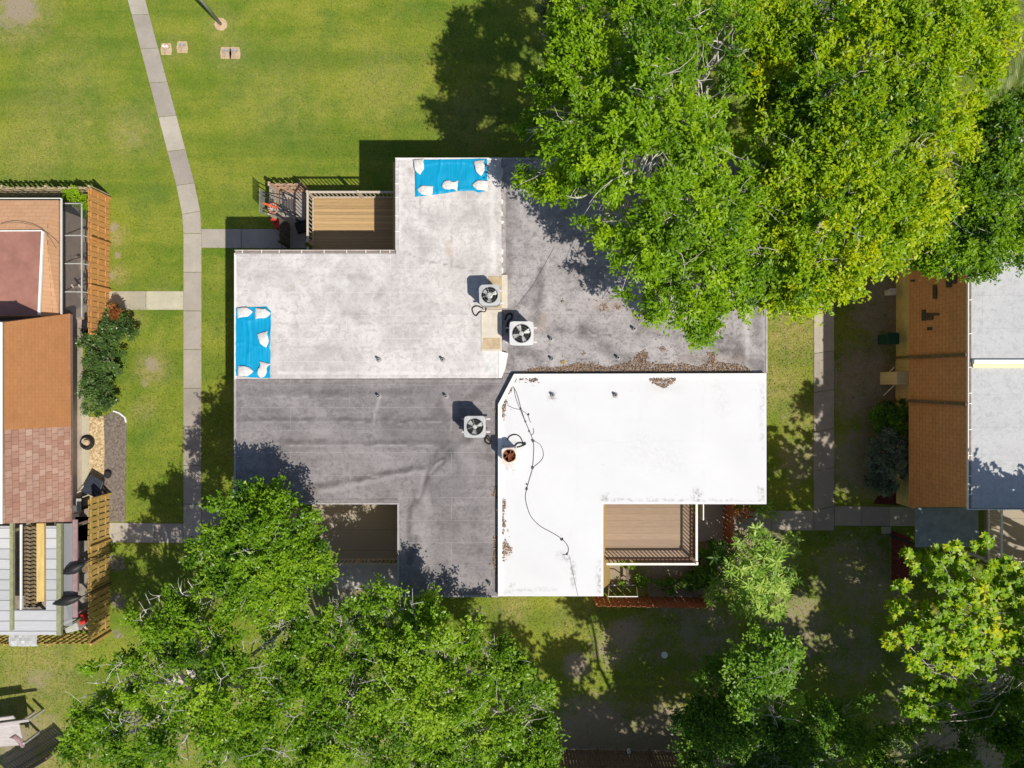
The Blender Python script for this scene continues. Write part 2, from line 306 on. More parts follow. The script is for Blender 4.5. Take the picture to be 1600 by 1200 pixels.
class MB:
    def __init__(s): s.v = []; s.f = []
    def add(s, vs, fs):
        n = len(s.v); s.v += [tuple(v) for v in vs]; s.f += [tuple(i+n for i in f) for f in fs]; return s
    def box(s, c, d, rz=0.0, axes=None):
        c = Vector(c); hx, hy, hz = d[0]/2, d[1]/2, d[2]/2
        if axes: X, Y, Z = axes
        else: X = Vector((math.cos(rz), math.sin(rz), 0)); Y = Vector((-math.sin(rz), math.cos(rz), 0)); Z = Vector((0, 0, 1))
        vs = [c+X*hx*a+Y*hy*b+Z*hz*e for e in (-1, 1) for a, b in ((-1, -1), (1, -1), (1, 1), (-1, 1))]
        return s.add(vs, [(3, 2, 1, 0), (4, 5, 6, 7), (0, 1, 5, 4), (1, 2, 6, 5), (2, 3, 7, 6), (3, 0, 4, 7)])
    def box2(s, a, b): return s.box([(a[i]+b[i])/2 for i in range(3)], [abs(b[i]-a[i]) for i in range(3)])
    def bar(s, p, q, wd, h=None, up=(0, 0, 1)):
        p, q = Vector(p), Vector(q); X = (q-p); L = X.length; X.normalize(); up = Vector(up)
        Y = up.cross(X)
        if Y.length < 1e-4: Y = Vector((0, 1, 0)).cross(X)
        Y.normalize(); Z = X.cross(Y)
        return s.box((p+q)/2, (L, wd, h or wd), axes=(X, Y, Z))
    def prism(s, poly, z0, z1):
        n = len(poly); vs = [(p[0], p[1], z0) for p in poly]+[(p[0], p[1], z1) for p in poly]
        a = sum(poly[i][0]*poly[(i+1) % n][1]-poly[(i+1) % n][0]*poly[i][1] for i in range(n))
        fs = [tuple(range(n, 2*n)), tuple(range(n-1, -1, -1))]+[(i, (i+1) % n, n+(i+1) % n, n+i) for i in range(n)]
        if a < 0: fs = [f[::-1] for f in fs]
        return s.add(vs, fs)
    def loft(s, lo, hi, cap=True):
        n = len(lo); vs = list(lo)+list(hi)
        fs = [(i, (i+1) % n, n+(i+1) % n, n+i) for i in range(n)]
        if cap: fs += [tuple(range(n, 2*n)), tuple(range(n-1, -1, -1))]
        return s.add(vs, fs)
    def slab(s, pts, th):
        """closed plate: pts is a 3-D quad/polygon, th its thickness along its own normal"""
        pts = [Vector(p) for p in pts]; nn = (pts[1]-pts[0]).cross(pts[-1]-pts[0]).normalized()
        return s.loft([p-nn*th for p in pts], pts)
    def tube(s, pts, r, n=6, cap=True):
        pts = [Vector(p) for p in pts]; m = len(pts); rs = r if isinstance(r, (list, tuple)) else [r]*m
        vs = []; prev = None
        for i, p in enumerate(pts):
            t = (pts[min(i+1, m-1)]-pts[max(i-1, 0)])
            t = t.normalized() if t.length > 1e-6 else Vector((0, 0, 1))
            a = prev if prev is not None else (Vector((1, 0, 0)) if abs(t.x) < .8 else Vector((0, 1, 0)))
            a = (a-t*a.dot(t)); a.normalize(); prev = a; b = t.cross(a)
            for k in range(n):
                an = 2*math.pi*k/n; vs.append(p+(a*math.cos(an)+b*math.sin(an))*rs[i])
        fs = [(i*n+k, i*n+(k+1) % n, (i+1)*n+(k+1) % n, (i+1)*n+k) for i in range(m-1) for k in range(n)]
        if cap: fs += [tuple(range(n-1, -1, -1)), tuple(range((m-1)*n, m*n))]
        return s.add(vs, fs)
    def lathe(s, prof, c=(0, 0, 0), n=24):
        c = Vector(c); m = len(prof)
        vs = [c+Vector((r*math.cos(2*math.pi*k/n), r*math.sin(2*math.pi*k/n), z)) for r, z in prof for k in range(n)]
        fs = [(i*n+k, i*n+(k+1) % n, (i+1)*n+(k+1) % n, (i+1)*n+k) for i in range(m-1) for k in range(n)]
        if prof[0][0] > 1e-4: fs.append(tuple(range(n-1, -1, -1)))
        if prof[-1][0] > 1e-4: fs.append(tuple(range((m-1)*n, m*n)))
        return s.add(vs, fs)
    def build(s, name, mat, parent=None, bevel=0.0, smooth=False, label=None, local=False):
        off = Vector((0, 0, 0))
        if parent is not None and not local:
            p = parent
            while p.parent: p = p.parent
            off = Vector(p.location)
        me = bpy.data.meshes.new(name); me.from_pydata([(v[0]-off.x, v[1]-off.y, v[2]-off.z) for v in s.v], [], s.f)
        me.materials.append(M[mat] if isinstance(mat, str) else mat)
        if smooth: me.shade_smooth()
        me.update(); o = bpy.data.objects.new(name, me); COL.objects.link(o)
        if parent is not None: o.parent = parent
        if bevel:
            b = o.modifiers.new('bevel', 'BEVEL'); b.width = bevel; b.segments = 2; b.limit_method = 'ANGLE'
        if label: o['label'] = label
        return o

def offset_poly(poly, d):
    n = len(poly); a = sum(poly[i][0]*poly[(i+1) % n][1]-poly[(i+1) % n][0]*poly[i][1] for i in range(n))
    sg = 1 if a > 0 else -1; out = []
    for i in range(n):
        p0, p1, p2 = Vector(poly[i-1][:2]), Vector(poly[i][:2]), Vector(poly[(i+1) % n][:2])
        e1, e2 = (p1-p0).normalized(), (p2-p1).normalized()
        n1, n2 = Vector((e1.y, -e1.x))*sg, Vector((e2.y, -e2.x))*sg
        m = (n1+n2)/max(.3, 1+n1.dot(n2)); out.append((p1.x+m.x*d, p1.y+m.y*d))
    return out
def in_poly(P, poly):
    x, y = P[:, 0], P[:, 1]; r = np.zeros(len(P), bool); n = len(poly)
    for i in range(n):
        x0, y0, x1, y1 = poly[i][0], poly[i][1], poly[(i+1) % n][0], poly[(i+1) % n][1]
        c = ((y0 > y) != (y1 > y)); xx = (x1-x0)*(y-y0)/((y1-y0) if y1 != y0 else 1e-9)+x0
        r ^= c & (x < xx)
    return r

def leaf_mesh(name, mat, C, D, N, L, Wd, tint, parent, fold=.25, off=None):
    """many small folded leaves: centre C, long axis D, normal N, length L, width Wd (numpy rows)"""
    n = len(C); D = D/np.linalg.norm(D, axis=1, keepdims=True)
    S = np.cross(N, D); S /= (np.linalg.norm(S, axis=1, keepdims=True)+1e-9); U = np.cross(D, S)
    L = L[:, None]; Wd = Wd[:, None]
    V = np.empty((n, 4, 3), np.float32)
    V[:, 0] = C-D*L*.5; V[:, 1] = C+S*Wd*.5+U*Wd*fold-D*L*.04; V[:, 2] = C+D*L*.5-U*L*.06; V[:, 3] = C-S*Wd*.5+U*Wd*fold-D*L*.04
    if off is not None: V -= np.array(off, np.float32)
    me = bpy.data.meshes.new(name)
    me.vertices.add(n*4); me.vertices.foreach_set('co', V.ravel())
    me.loops.add(n*4); me.loops.foreach_set('vertex_index', np.arange(n*4, dtype=np.int32))
    me.polygons.add(n); me.polygons.foreach_set('loop_start', np.arange(0, n*4, 4, dtype=np.int32)); 
    at = me.attributes.new('tint', 'FLOAT', 'FACE'); at.data.foreach_set('value', np.clip(tint, 0, 1).astype(np.float32))
    me.materials.append(M[mat]); me.update(calc_edges=True); me.validate()
    o = bpy.data.objects.new(name, me); COL.objects.link(o)
    if parent is not None: o.parent = parent
    return o

# ------------------------------------------------------------------ ground
DIRT = [  # px, py, radius px, strength : bare or worn patches in the lawn
 (1390, 480, 75, .75), (1360, 600, 80, .75), (1350, 720, 70, .7), (1330, 400, 50, .8), (1250, 720, 50, .55), (1240, 640, 45, .3), (1230, 500, 35, .25),
 (1340, 900, 90, .6), (1240, 980, 80, .62), (1330, 1020, 70, .55), (1100, 985, 65, .6), (1020, 1000, 60, .45), (960, 1010, 45, .6), (900, 1040, 25, .85), (980, 985, 30, .75),
 (1060, 900, 70, .9), (1120, 880, 50, .9), (960, 890, 40, .8), (930, 1160, 80, .95), (1040, 1165, 80, .85), (1180, 1150, 60, .7), (1480, 1130, 120, .8), (1560, 1190, 90, .8), (1450, 1020, 60, .6),
 (1120, 820, 40, .9), (700, 905, 30, .1), (560, 905, 70, .85), (30, 10, 32, .85), (5, 30, 20, .6), (178, 355, 9, .8), (183, 400, 8, .7), (175, 430, 8, .7), (190, 330, 7, .4),
 (238, 570, 14, .75), (225, 600, 10, .5), (60, 1060, 25, .5), (30, 1150, 30, .6), (65, 1150, 45, .55), (30, 1180, 45, .7), (205, 215, 14, .45), (600, 1120, 120, .4), (300, 1100, 170, .4), (480, 960, 80, .6),
 (1150, 60, 120, .3), (1300, 150, 200, .3), (1500, 300, 160, .4), (760, 80, 60, .15), (1180, 870, 70, .75), (745, 963, 20, .5), (1090, 1080, 60, .4)]
def patch(P, items):
    v = np.zeros(len(P))
    for px, py, r, s in items:
        c = W(px, py); d = np.hypot(P[:, 0]-c.x, P[:, 1]-c.y)/(r/30.0)
        v = np.maximum(v, s*np.clip(1.5-d, 0, 1)**1.2)
    return v
DRY = [(60, 1050, 70, .7), (70, 1160, 60, .9), (30, 1100, 50, .6), (238, 575, 26, .9), (225, 640, 20, .6), (30, 20, 50, .9), (205, 205, 40, .6), (90, 190, 70, .35), (100, 120, 60, .3), (1235, 520, 45, .9), (1215, 600, 40, .7), (1250, 650, 30, .7), (180, 370, 18, .9), (185, 430, 14, .9), (600, 130, 60, .3), (440, 150, 70, .25), (800, 950, 30, .7), (900, 960, 40, .4), (345, 40, 26, .4), (360, 83, 30, .5), (272, 75, 24, .4), (250, 460, 20, .3), (730, 190, 50, .4), (50, 240, 60, .35), (205, 500, 20, .6)]
def axis(lo, hi, st):
    inner = np.arange(lo, hi+1e-6, st); out = np.array([30, 60, 120, 250, 500])
    return np.concatenate([lo-out[::-1], inner, hi+out])
gx, gy = axis(-36, 36, .2), axis(-30, 30, .2)
GX, GY = np.meshgrid(gx, gy); P2 = np.stack([GX.ravel(), GY.ravel()], 1)
me = bpy.data.meshes.new('ground'); nx, ny = len(gx), len(gy)
me.vertices.add(nx*ny); zz = np.array([0.0]*(nx*ny))
me.vertices.foreach_set('co', np.column_stack([P2, zz]).astype(np.float32).ravel())
idx = np.arange(nx*ny).reshape(ny, nx); q = np.stack([idx[:-1, :-1], idx[:-1, 1:], idx[1:, 1:], idx[1:, :-1]], -1).reshape(-1, 4)
me.loops.add(q.size); me.loops.foreach_set('vertex_index', q.ravel().astype(np.int32))
me.polygons.add(len(q)); me.polygons.foreach_set('loop_start', np.arange(0, q.size, 4, dtype=np.int32))
a = me.attributes.new('dirt', 'FLOAT', 'POINT'); a.data.foreach_set('value', patch(P2, DIRT).astype(np.float32))
a = me.attributes.new('dry', 'FLOAT', 'POINT'); a.data.foreach_set('value', np.clip(patch(P2, DRY), 0, 1).astype(np.float32))
a = me.attributes.new('gravel', 'FLOAT', 'POINT'); a.data.foreach_set('value', patch(P2, [(182, 880, 22, .6), (185, 940, 20, .6), (183, 990, 16, .55)]).astype(np.float32))
me.update(calc_edges=True); me.materials.append(M['lawn'])
g = bpy.data.objects.new('ground', me); COL.objects.link(g); tag(g, 'green and yellow lawn with bare sandy patches', 'ground', kind='structure')

EXCL = []       # polygons where no grass grows
def paved(name, label, slabs, mat, z=.035, kind='structure', cat='path'):
    m = MB()
    for s in slabs: m.prism([(p.x, p.y) for p in s], -.12, z)
    for s in slabs: EXCL.append(offset_poly([(p.x, p.y) for p in s], -.045))
    o = m.build(name, mat, bevel=.01); rt = random.Random(len(label)); nf = len(o.data.polygons)//len(slabs); at = o.data.attributes.new('tone', 'FLOAT', 'FACE')
    at.data.foreach_set('value', np.repeat([rt.uniform(-1, 1) for _ in slabs], nf).astype(np.float32))
    return tag(o, label, cat, kind=kind)
def strip(pl, step=1.5, gap=.022, jit=.0):
    """pl: list of (left px point, right px point); slabs cut across with joints"""
    out = []; Ls = [W(*a) for a, b in pl]; Rs = [W(*b) for a, b in pl]
    for i in range(len(pl)-1):
        n = max(1, round(((Ls[i+1]-Ls[i]).length)/step)); d = (Ls[i+1]-Ls[i]).length; g = gap/d
        for k in range(n):
            t0, t1 = k/n+g/2, (k+1)/n-g/2
            out.append([Ls[i].lerp(Ls[i+1], t0), Rs[i].lerp(Rs[i+1], t0), Rs[i].lerp(Rs[i+1], t1), Ls[i].lerp(Ls[i+1], t1)])
    return out
paved('walkway', 'long grey concrete footpath bending down the lawn left of the building',
      strip([((192, -30), (219, -30)), ((276, 290), (304, 286)), ((285, 335), (313, 330)), ((287, 365), (315, 365)), ((287, 848), (315, 848))], 2.0), 'walk')
paved('branch_path', 'short pale concrete path from the footpath to the orange fence', strip([((287, 455), (287, 484)), ((170, 455), (170, 484))], 1.7), 'walk_pale')
paved('branch_path', 'dappled concrete path from the footpath to the golden fence', strip([((287, 818), (287, 848)), ((150, 816), (150, 847))], 1.6), 'walk')
paved('branch_path', 'shaded concrete path from the footpath to the pink yard fence', strip([((315, 358), (315, 387)), ((440, 358), (440, 388))], 1.75), 'walk')
paved('branch_path', 'concrete path running under the oak toward the lower left building', strip([((315, 793), (315, 822)), ((480, 793), (480, 822))], 1.6), 'walk')
paved('walkway', 'straight concrete footpath between the white roof and the brown shingled building',
      strip([((1271.5, -60), (1303, -60)), ((1271.5, 797), (1303, 791))], 2.05)+[WP([(1271.5, 797.6), (1303, 791.6), (1303, 828.5), (1271.5, 828.5)])], 'walk')
paved('branch_path', 'shaded concrete path from the right footpath to the redwood fence', strip([((1271, 798), (1271, 828.5)), ((1140, 798), (1140, 828.5))], 1.75), 'walk')
paved('branch_path', 'shaded concrete path from the right footpath to the navy awning', strip([((1303.5, 791), (1303.5, 821)), ((1432, 792), (1432, 822))], 1.7), 'walk')
paved('patio_slab', 'small concrete yard slab beside the raised tan deck', [WP([(441, 300), (478, 300), (478, 388), (441, 388)])], 'pad', .05)
paved('patio_slab', 'shaded concrete slab beside the white railed deck', [WP([(1090, 788), (1138, 788), (1138, 846), (1090, 846)])], 'pad', .05)
paved('patio_slab', 'pinkish concrete slab below the faded shingle wall', [WP([(122, 640), (140, 640), (140, 790), (122, 790)])], 'walk_pale', .05)
paved('patio_slab', 'small pale concrete slab beside the golden fence', [WP([(118, 807), (141, 807), (141, 845), (118, 845)])], 'walk_pale', .05)
paved('patio_slab', 'concrete slab with tree shadows under the plywood deck', [WP([(520, 882), (622, 882), (622, 920), (528, 920)])], 'pad', .05)
paved('patio_slab', 'small square concrete paver lying beside the red mulch', [WP([(1377, 823), (1392, 823), (1392, 834), (1377, 834)])], 'walk', .03)
tag(MB().prism([(p.x, p.y) for p in WP([(139, 652), (162, 650), (164, 700), (162, 770), (160, 785), (139, 785)])], -.1, .03).build('pebble_bed', 'gravel_tan'), 'tan pebble bed beside the cream wall', 'gravel', kind='structure')
tag(MB().prism([(p.x, p.y) for p in WP([(162.3, 650), (180, 642), (192, 650), (198, 664), (196, 815), (166, 815), (162.3, 770), (164.2, 700)])], -.1, .02).build('mulch_bed', 'mulch'), 'grey mulch bed between pebbles and lawn', 'mulch', kind='structure')
tag(MB().prism([(p.x, p.y) for p in WP([(120, 848), (140, 848), (140, 985), (120, 985)])], -.1, .03).build('pebble_bed', 'gravel_tan'), 'tan pebbles inside the golden fenced yard', 'gravel', kind='structure')
tag(MB().prism([(p.x, p.y) for p in WP([(1372, 775), (1440, 750), (1440, 789), (1400, 789), (1364, 787)])], -.1, .02).build('mulch_bed', 'red_mulch'), 'dark red mulch beside the shaded path', 'mulch', kind='structure')
for pl in ([(135, 650), (200, 650), (200, 815), (135, 815)], [(100, 845), (172, 845), (172, 990), (100, 990)], [(162, 850), (195, 850), (195, 1000), (162, 1000)], [(1364, 750), (1440, 750), (1440, 880), (1390, 880)]): EXCL.append([(p.x, p.y) for p in WP(pl)])

# ------------------------------------------------------------------ central building
ZT = 5.85
OUT = [(-12.0, 5.72), (-5.28, 5.72), (-5.28, 9.8), (11.0, 9.8), (11.0, -5.15), (3.92, -5.15), (3.92, -9.15), (-4.9, -9.15), (-4.9, -5.15), (-12.0, -5.15)]
apt = thing('apartment_building', 'flat roofed fourplex with white, grey and weathered roof sections in the middle', 'building', (0, 0, 0))
lo = offset_poly(OUT, .8); lo[5] = (5.12, -5.95); lo[6] = (5.12, -10.4); lo[7] = (-5.7, -10.4); hi = offset_poly(OUT, -.06)
MB().loft([(p[0], p[1], -.1) for p in lo][::-1], [(p[0], p[1], ZT-.02) for p in hi][::-1]).build('wall', 'siding', apt)
EXCL.append(lo)
def pw(pts, z): return [(p.x, p.y) for p in WP(pts, z)]
zA, zB, zC, zD = 6.30, 6.14, 6.12, 6.36
rA = pw([(367, 396), (618, 396), (618, 247.5), (783.5, 247.5), (784.5, 591), (367, 592)], zA)
MB().prism(rA, ZT, zA).build('roof', 'roof_a', apt, .03, label='weathered off-white roof section with blue tarps')
rB = pw([(783.6, 247.5), (1198, 247.5), (1198, 582.5), (784.6, 582.5)], zB)
MB().prism(rB, ZT+.002, zB).build('roof', 'roof_b', apt, .03, label='stained pale grey roof section under the big tree')
rC = pw([(367, 592), (784.8, 592), (784.8, 582.8), (805, 582.8), (803, 588), (779, 640), (779, 932), (622, 932), (622, 787), (367, 787)], zC)
MB().prism(rC, ZT+.004, zC).build('roof', 'roof_c', apt, .03, label='streaked dark grey roof section')
rD = pw([(803, 584), (1198, 583), (1198, 788), (943, 788), (943, 932), (778, 932), (778, 631.5)], zD)
MB().prism(rD, ZT+.006, zD).build('roof', 'roof_d', apt, .03, label='bright white coated roof section')
# raised lip of the white section and metal edges of the others
m = MB(); pd = rD; inn = offset_poly(rD, -.17)
for i in (0, 5, 6):
    j = (i+1) % 7
    m.prism([pd[i], pd[j], inn[j], inn[i]], zD-.02, zD+.07)
m.build('roof_curb', 'cap_white', apt, .02)
ia = offset_poly(rA, -.07); oa = offset_poly(rA, .025)
for i in (2, 5): MB().prism([oa[i], oa[(i+1) % 6], ia[(i+1) % 6], ia[i]], ZT-.1, zA+.018).build('edge_trim', 'edge_white', apt, label='white metal roof edge')
m = MB(); ic = offset_poly(rC, -.05); oc = offset_poly(rC, .03)
for i in (6, 7, 8, 9): m.prism([oc[i], oc[(i+1) % 10], ic[(i+1) % 10], ic[i]], ZT-.1, zC+.02)
m.build('edge_trim', 'edge_grey', apt, label='grey metal roof edge')
m = MB(); ib = offset_poly(rB, -.05); ob = offset_poly(rB, .03)
for i in (0, 1): m.prism([ob[i], ob[(i+1) % 4], ib[(i+1) % 4], ib[i]], ZT-.1, zB+.02)
m.build('edge_trim', 'edge_grey', apt, label='grey metal roof edge beside the lawn')
# gutter along the two inner edges of the weathered section
def gutter(segs, z, parent, wd=.13):
    m, d, h = MB(), MB(), MB()
    for (p, q, side, hang) in segs:
        p, q = W(*p, z), W(*q, z); X = (q-p).normalized(); Y = Vector((-X.y, X.x, 0))*side
        m.bar(p+Y*wd, q+Y*wd, .022, .12); m.bar(p+Y*.012, q+Y*.012, .022, .10); d.bar(p+Y*wd*.5-Vector((0, 0, .05)), q+Y*wd*.5-Vector((0, 0, .05)), wd-.03, .02)
        for t in hang:
            c = p.lerp(q, t); MB().bar(c+Vector((0, 0, .065)), c+Y*(wd+.012)+Vector((0, 0, .065)), .03, .012).build('gutter_hanger', 'cap_white', parent)
    m.build('gutter', 'gutter', parent); d.build('gutter_bed', 'gutter_in', parent)
gutter([((367, 396), (617, 396), 1, (.05, .17, .28, .42, .56, .70, .82, .91, .97)), ((618, 247.5), (618, 391), 1, (.12, .28, .43, .63, .8))], zA-.06, apt)
# weathered top sheets: the stains, run-off marks and grime each roof carries
def sheet(poly, z, mat, dark=(), light=(), rusty=(), st=.085):
    P = np.array(offset_poly(poly, -.10)); lo_, hi_ = P.min(0), P.max(0)
    xs = np.arange(lo_[0], hi_[0], st); ys = np.arange(lo_[1], hi_[1], st); X_, Y_ = np.meshgrid(xs, ys); V = np.stack([X_.ravel(), Y_.ravel()], 1)
    ins = in_poly(V, P).reshape(X_.shape); idx = np.arange(len(V)).reshape(X_.shape)
    ok = ins[:-1, :-1] & ins[:-1, 1:] & ins[1:, 1:] & ins[1:, :-1]
    q = np.stack([idx[:-1, :-1], idx[:-1, 1:], idx[1:, 1:], idx[1:, :-1]], -1)[ok]
    used = np.unique(q); mp = np.full(len(V), -1); mp[used] = np.arange(len(used)); q = mp[q]; V = V[used]
    s_ = F/(HC-z); PX = np.column_stack([800+V[:, 0]*s_, 600-V[:, 1]*s_])
    wob = np.array([(mnoise.noise(Vector((a*.06, b*.06, 1))), mnoise.noise(Vector((a*.06, b*.06, 9)))) for a, b in PX])*3.5
    PX = PX+wob
    def field(strokes):
        v = np.zeros(len(V))
        for pts, wd, stg in strokes:
            d = np.full(len(V), 1e9); pts = [np.array(p, float) for p in pts]
            if len(pts) == 1: pts = pts*2
            for a, b in zip(pts[:-1], pts[1:]):
                ab = b-a; t_ = np.clip(((PX-a)@ab)/max(1e-6, ab@ab), 0, 1); d = np.minimum(d, np.hypot(*(PX-a-t_[:, None]*ab).T))
            v = np.maximum(v, stg*np.clip(1.4-d/wd, 0, 1))
        return v.astype(np.float32)
    me = bpy.data.meshes.new('roof_membrane'); me.vertices.add(len(V)); wz = np.array([mnoise.noise(Vector((a*.8, b*.8, z)))*.004 for a, b in V])
    me.vertices.foreach_set('co', np.column_stack([V, np.full(len(V), z+.006)+wz]).astype(np.float32).ravel())
    me.loops.add(q.size); me.loops.foreach_set('vertex_index', q.ravel().astype(np.int32)); me.polygons.add(len(q)); me.polygons.foreach_set('loop_start', np.arange(0, q.size, 4, dtype=np.int32))
    for nm, st_ in (('dark', dark), ('light', light), ('rusty', rusty)):
        a = me.attributes.new(nm, 'FLOAT', 'POINT'); a.data.foreach_set('value', field(st_))
    me.update(calc_edges=True); me.materials.append(M[mat]); o = bpy.data.objects.new('roof_membrane', me); COL.objects.link(o); o.parent = apt
sheet(rA, zA, 'roof_a', dark=[([(628, 394), (655, 404), (680, 412), (710, 415), (742, 424)], 1.1, .9), ([(598, 455), (590, 470)], 6, .6), ([(540, 488), (570, 492)], 8, .5), ([(545, 432), (580, 436)], 5, .5), ([(660, 335), (690, 350)], 10, .4), ([(640, 360), (665, 385)], 12, .45), ([(715, 350), (740, 330)], 9, .4), ([(500, 545), (560, 560)], 10, .3), ([(430, 420), (470, 425)], 9, .3), ([(640, 265), (643, 275)], 5, .5), ([(765, 565), (758, 580), (770, 572), (775, 585)], 2.2, .9), ([(722, 300), (735, 312)], 12, .3), ([(620, 520), (660, 530)], 12, .3), ([(705, 320), (705, 420)], 1.0, .5), ([(656, 310), (656, 400)], 1.0, .5), ([(735, 300), (735, 420)], 1.0, .35), ([(370, 433), (500, 433)], 1.0, .5), ([(370, 505), (770, 506)], 1.0, .45), ([(430, 544), (700, 545)], 1.0, .4)],
      light=[([(770, 260), (770, 420)], 5, .7), ([(770, 545), (770, 585)], 14, .9), ([(375, 583), (760, 584)], 3, .6), ([(530, 440), (545, 450)], 9, .6), ([(625, 250), (625, 390)], 4, .5), ([(372, 400), (610, 401)], 3, .5), ([(740, 250), (780, 300)], 8, .4)], rusty=[([(699, 380), (702, 395)], 5, .5), ([(640, 268)], 4, .25), ([(452, 450)], 3, .3)])
sheet(rB, zB, 'roof_b', dark=[([(792, 290), (793, 430)], 9, .6), ([(800, 310), (806, 360)], 9, .45), ([(845, 420), (843, 470)], 6, .9), ([(838, 470), (840, 500)], 10, .7), ([(910, 515), (930, 520)], 14, .8), ([(940, 540), (975, 560)], 12, .7), ([(860, 520), (880, 515)], 10, .6), ([(1120, 540), (1150, 545)], 16, .85), ([(1160, 560), (1190, 575)], 9, .8), ([(1180, 480), (1185, 540)], 8, .6), ([(1000, 500), (1010, 505)], 16, .5), ([(880, 350), (900, 380)], 20, .3), ([(800, 545), (840, 560)], 10, .8), ([(795, 575), (800, 560)], 8, .8), ([(835, 450), (820, 470)], 7, .5), ([(785, 523), (1195, 523)], 1.0, .7), ([(884, 485), (960, 486)], 1.0, .8), ([(884, 452), (884, 485)], 1.0, .7), ([(785, 560), (1195, 560)], .9, .5)],
      light=[([(1166, 480), (1168, 560)], 3, .9), ([(858, 460), (860, 475)], 5, .7), ([(970, 490), (985, 515)], 10, .5), ([(850, 540), (830, 530)], 6, .4), ([(900, 470), (930, 465)], 10, .4), ([(788, 560), (786, 540)], 4, .8)], rusty=[([(850, 495), (845, 515)], 8, .3), ([(1060, 560), (1160, 562)], 8, .2), ([(930, 475), (960, 480)], 9, .3)])
sheet(rC, zC, 'roof_c', dark=[([(735, 682), (705, 705), (668, 742), (645, 790)], 7, .95), ([(668, 742), (640, 800), (640, 880)], 5, .7), ([(480, 762), (560, 748), (668, 728)], 5, .8), ([(668, 728), (700, 690)], 5, .7), ([(372, 655), (720, 657)], 4, .7), ([(440, 690), (720, 692)], 5, .65), ([(372, 612), (640, 614)], 6, .5), ([(560, 612), (620, 660)], 14, .3), ([(700, 820), (690, 900)], 22, .35), ([(740, 800), (745, 860)], 14, .4), ([(650, 840), (645, 870)], 4, .8), ([(620, 780), (480, 783)], 4, .5), ([(690, 640), (690, 660)], 12, .4), ([(640, 925), (775, 927)], 5, .4), ([(372, 620), (375, 780)], 4, .4), ([(735, 620), (772, 600)], 8, .6), ([(760, 690), (772, 740)], 6, .5)],
      light=[([(592, 622), (586, 645), (584, 660)], 3, .95), ([(697, 622), (706, 640)], 7, .7), ([(372, 658.5), (710, 660)], 1.0, .95), ([(400, 696), (720, 697)], 1.0, .9), ([(372, 621), (560, 622)], .9, .6), ([(500, 771), (660, 735)], 3, .8), ([(664, 738), (652, 775)], 4, .9), ([(672, 740), (690, 720)], 2.5, .8), ([(665, 775), (668, 800)], 7, .7), ([(660, 820), (680, 930)], 10, .45), ([(720, 700), (745, 740)], 12, .5), ([(590, 745), (575, 742)], 2, .9), ([(488, 757), (475, 757)], 2, .9), ([(500, 650), (520, 690)], 12, .35), ([(560, 700), (600, 720)], 12, .35), ([(626, 770), (626, 930)], 2.5, .7), ([(480, 784), (622, 784)], 1.5, .7), ([(740, 830), (772, 850)], 6, .4), ([(372, 730), (500, 733)], 1.0, .7), ([(700, 850), (715, 910)], 8, .4)], rusty=[([(478, 780), (490, 770)], 9, .3), ([(650, 905), (640, 925)], 9, .3)])
sheet(rD, zD, 'roof_d', dark=[([(1089, 770), (1090, 778)], 7, .95), ([(1075, 782), (950, 782)], 2.5, .6), ([(946, 775), (944, 785)], 5, .8), ([(938, 880), (938, 925)], 6, .6), ([(894, 880), (896, 915)], 4, .8), ([(863, 618)], 8, .8), ([(961, 618)], 5, .6), ([(800, 914)], 4, .95), ([(870, 920), (780, 925)], 3, .4), ([(1190, 765), (1192, 780)], 7, .6), ([(1190, 600), (1192, 700)], 4, .4), ([(875, 868), (885, 872)], 6, .6), ([(785, 725), (798, 735)], 5, .6), ([(945, 724)], 1.5, .9), ([(1100, 783), (1190, 784)], 2.5, .5), ([(1015, 779)], 4, .5), ([(800, 690), (812, 696)], 5, .4), ([(935, 905)], 6, .5), ([(1120, 600), (1130, 640)], 12, .12), ([(1000, 700), (1050, 720)], 25, .12)],
      light=[([(1015, 605), (1060, 608)], 8, .5), ([(790, 620), (795, 680)], 6, .5), ([(1000, 640), (1010, 760)], .9, .5), ([(1100, 590), (1100, 780)], .9, .4), ([(900, 590), (902, 780)], .9, .4), ([(785, 690), (1195, 688)], .9, .35), ([(840, 640), (900, 680)], 18, .25), ([(1130, 680), (1170, 740)], 20, .25), ([(820, 880), (860, 900)], 14, .3)], rusty=[([(788, 722), (800, 724)], 5, .5), ([(787, 850), (792, 866)], 8, .25), ([(1035, 598)], 14, .2)])
# low pads on the roof under the air conditioners
MB().prism(pw([(752, 484), (784, 484), (784, 549), (752, 549)], zA), zA, zA+.045).build('equipment_pad', 'tan_pad', apt, .01, label='cream equipment pad')
MB().prism(pw([(755, 528), (781, 528), (782, 546), (753, 546)], zA+.045), zA+.045, zA+.052).build('rust_stain', 'tan_stain', apt)
MB().prism(pw([(763, 432), (783.5, 432), (783.5, 482), (763, 482)], zA), zA, zA+.03).build('equipment_pad', 'tan_stain', apt, .01, label='stained tan equipment pad')
MB().prism(pw([(783.7, 430), (793, 430), (793, 482), (783.7, 482)], zB), zB, zA+.012).build('flashing_patch', 'tan_pad', apt, .01)
# white torn flashing along the seam between the two upper sections
rng = random.Random(4); m = MB()
for y0, y1, wpx in ((283, 291, 4), (311, 318, 2.6), (330, 337, 2), (345, 349, 4), (388, 397, 3), (400, 410, 2.5), (416, 428, 3), (284, 262, 2)):
    m.prism(pw([(783.7, y0), (783.7+wpx, (y0+y1)/2-1), (783.7+wpx*.7, y1), (783.7, y1+1)], zB), zB, zB+.03)
    m.build('torn_flashing', 'edge_white', apt); m = MB()
m.prism(pw([(779, 548), (794, 552), (790, 575), (784, 590), (779, 590)], zA), zA, zA+.03)
m.build('torn_flashing', 'edge_white', apt)
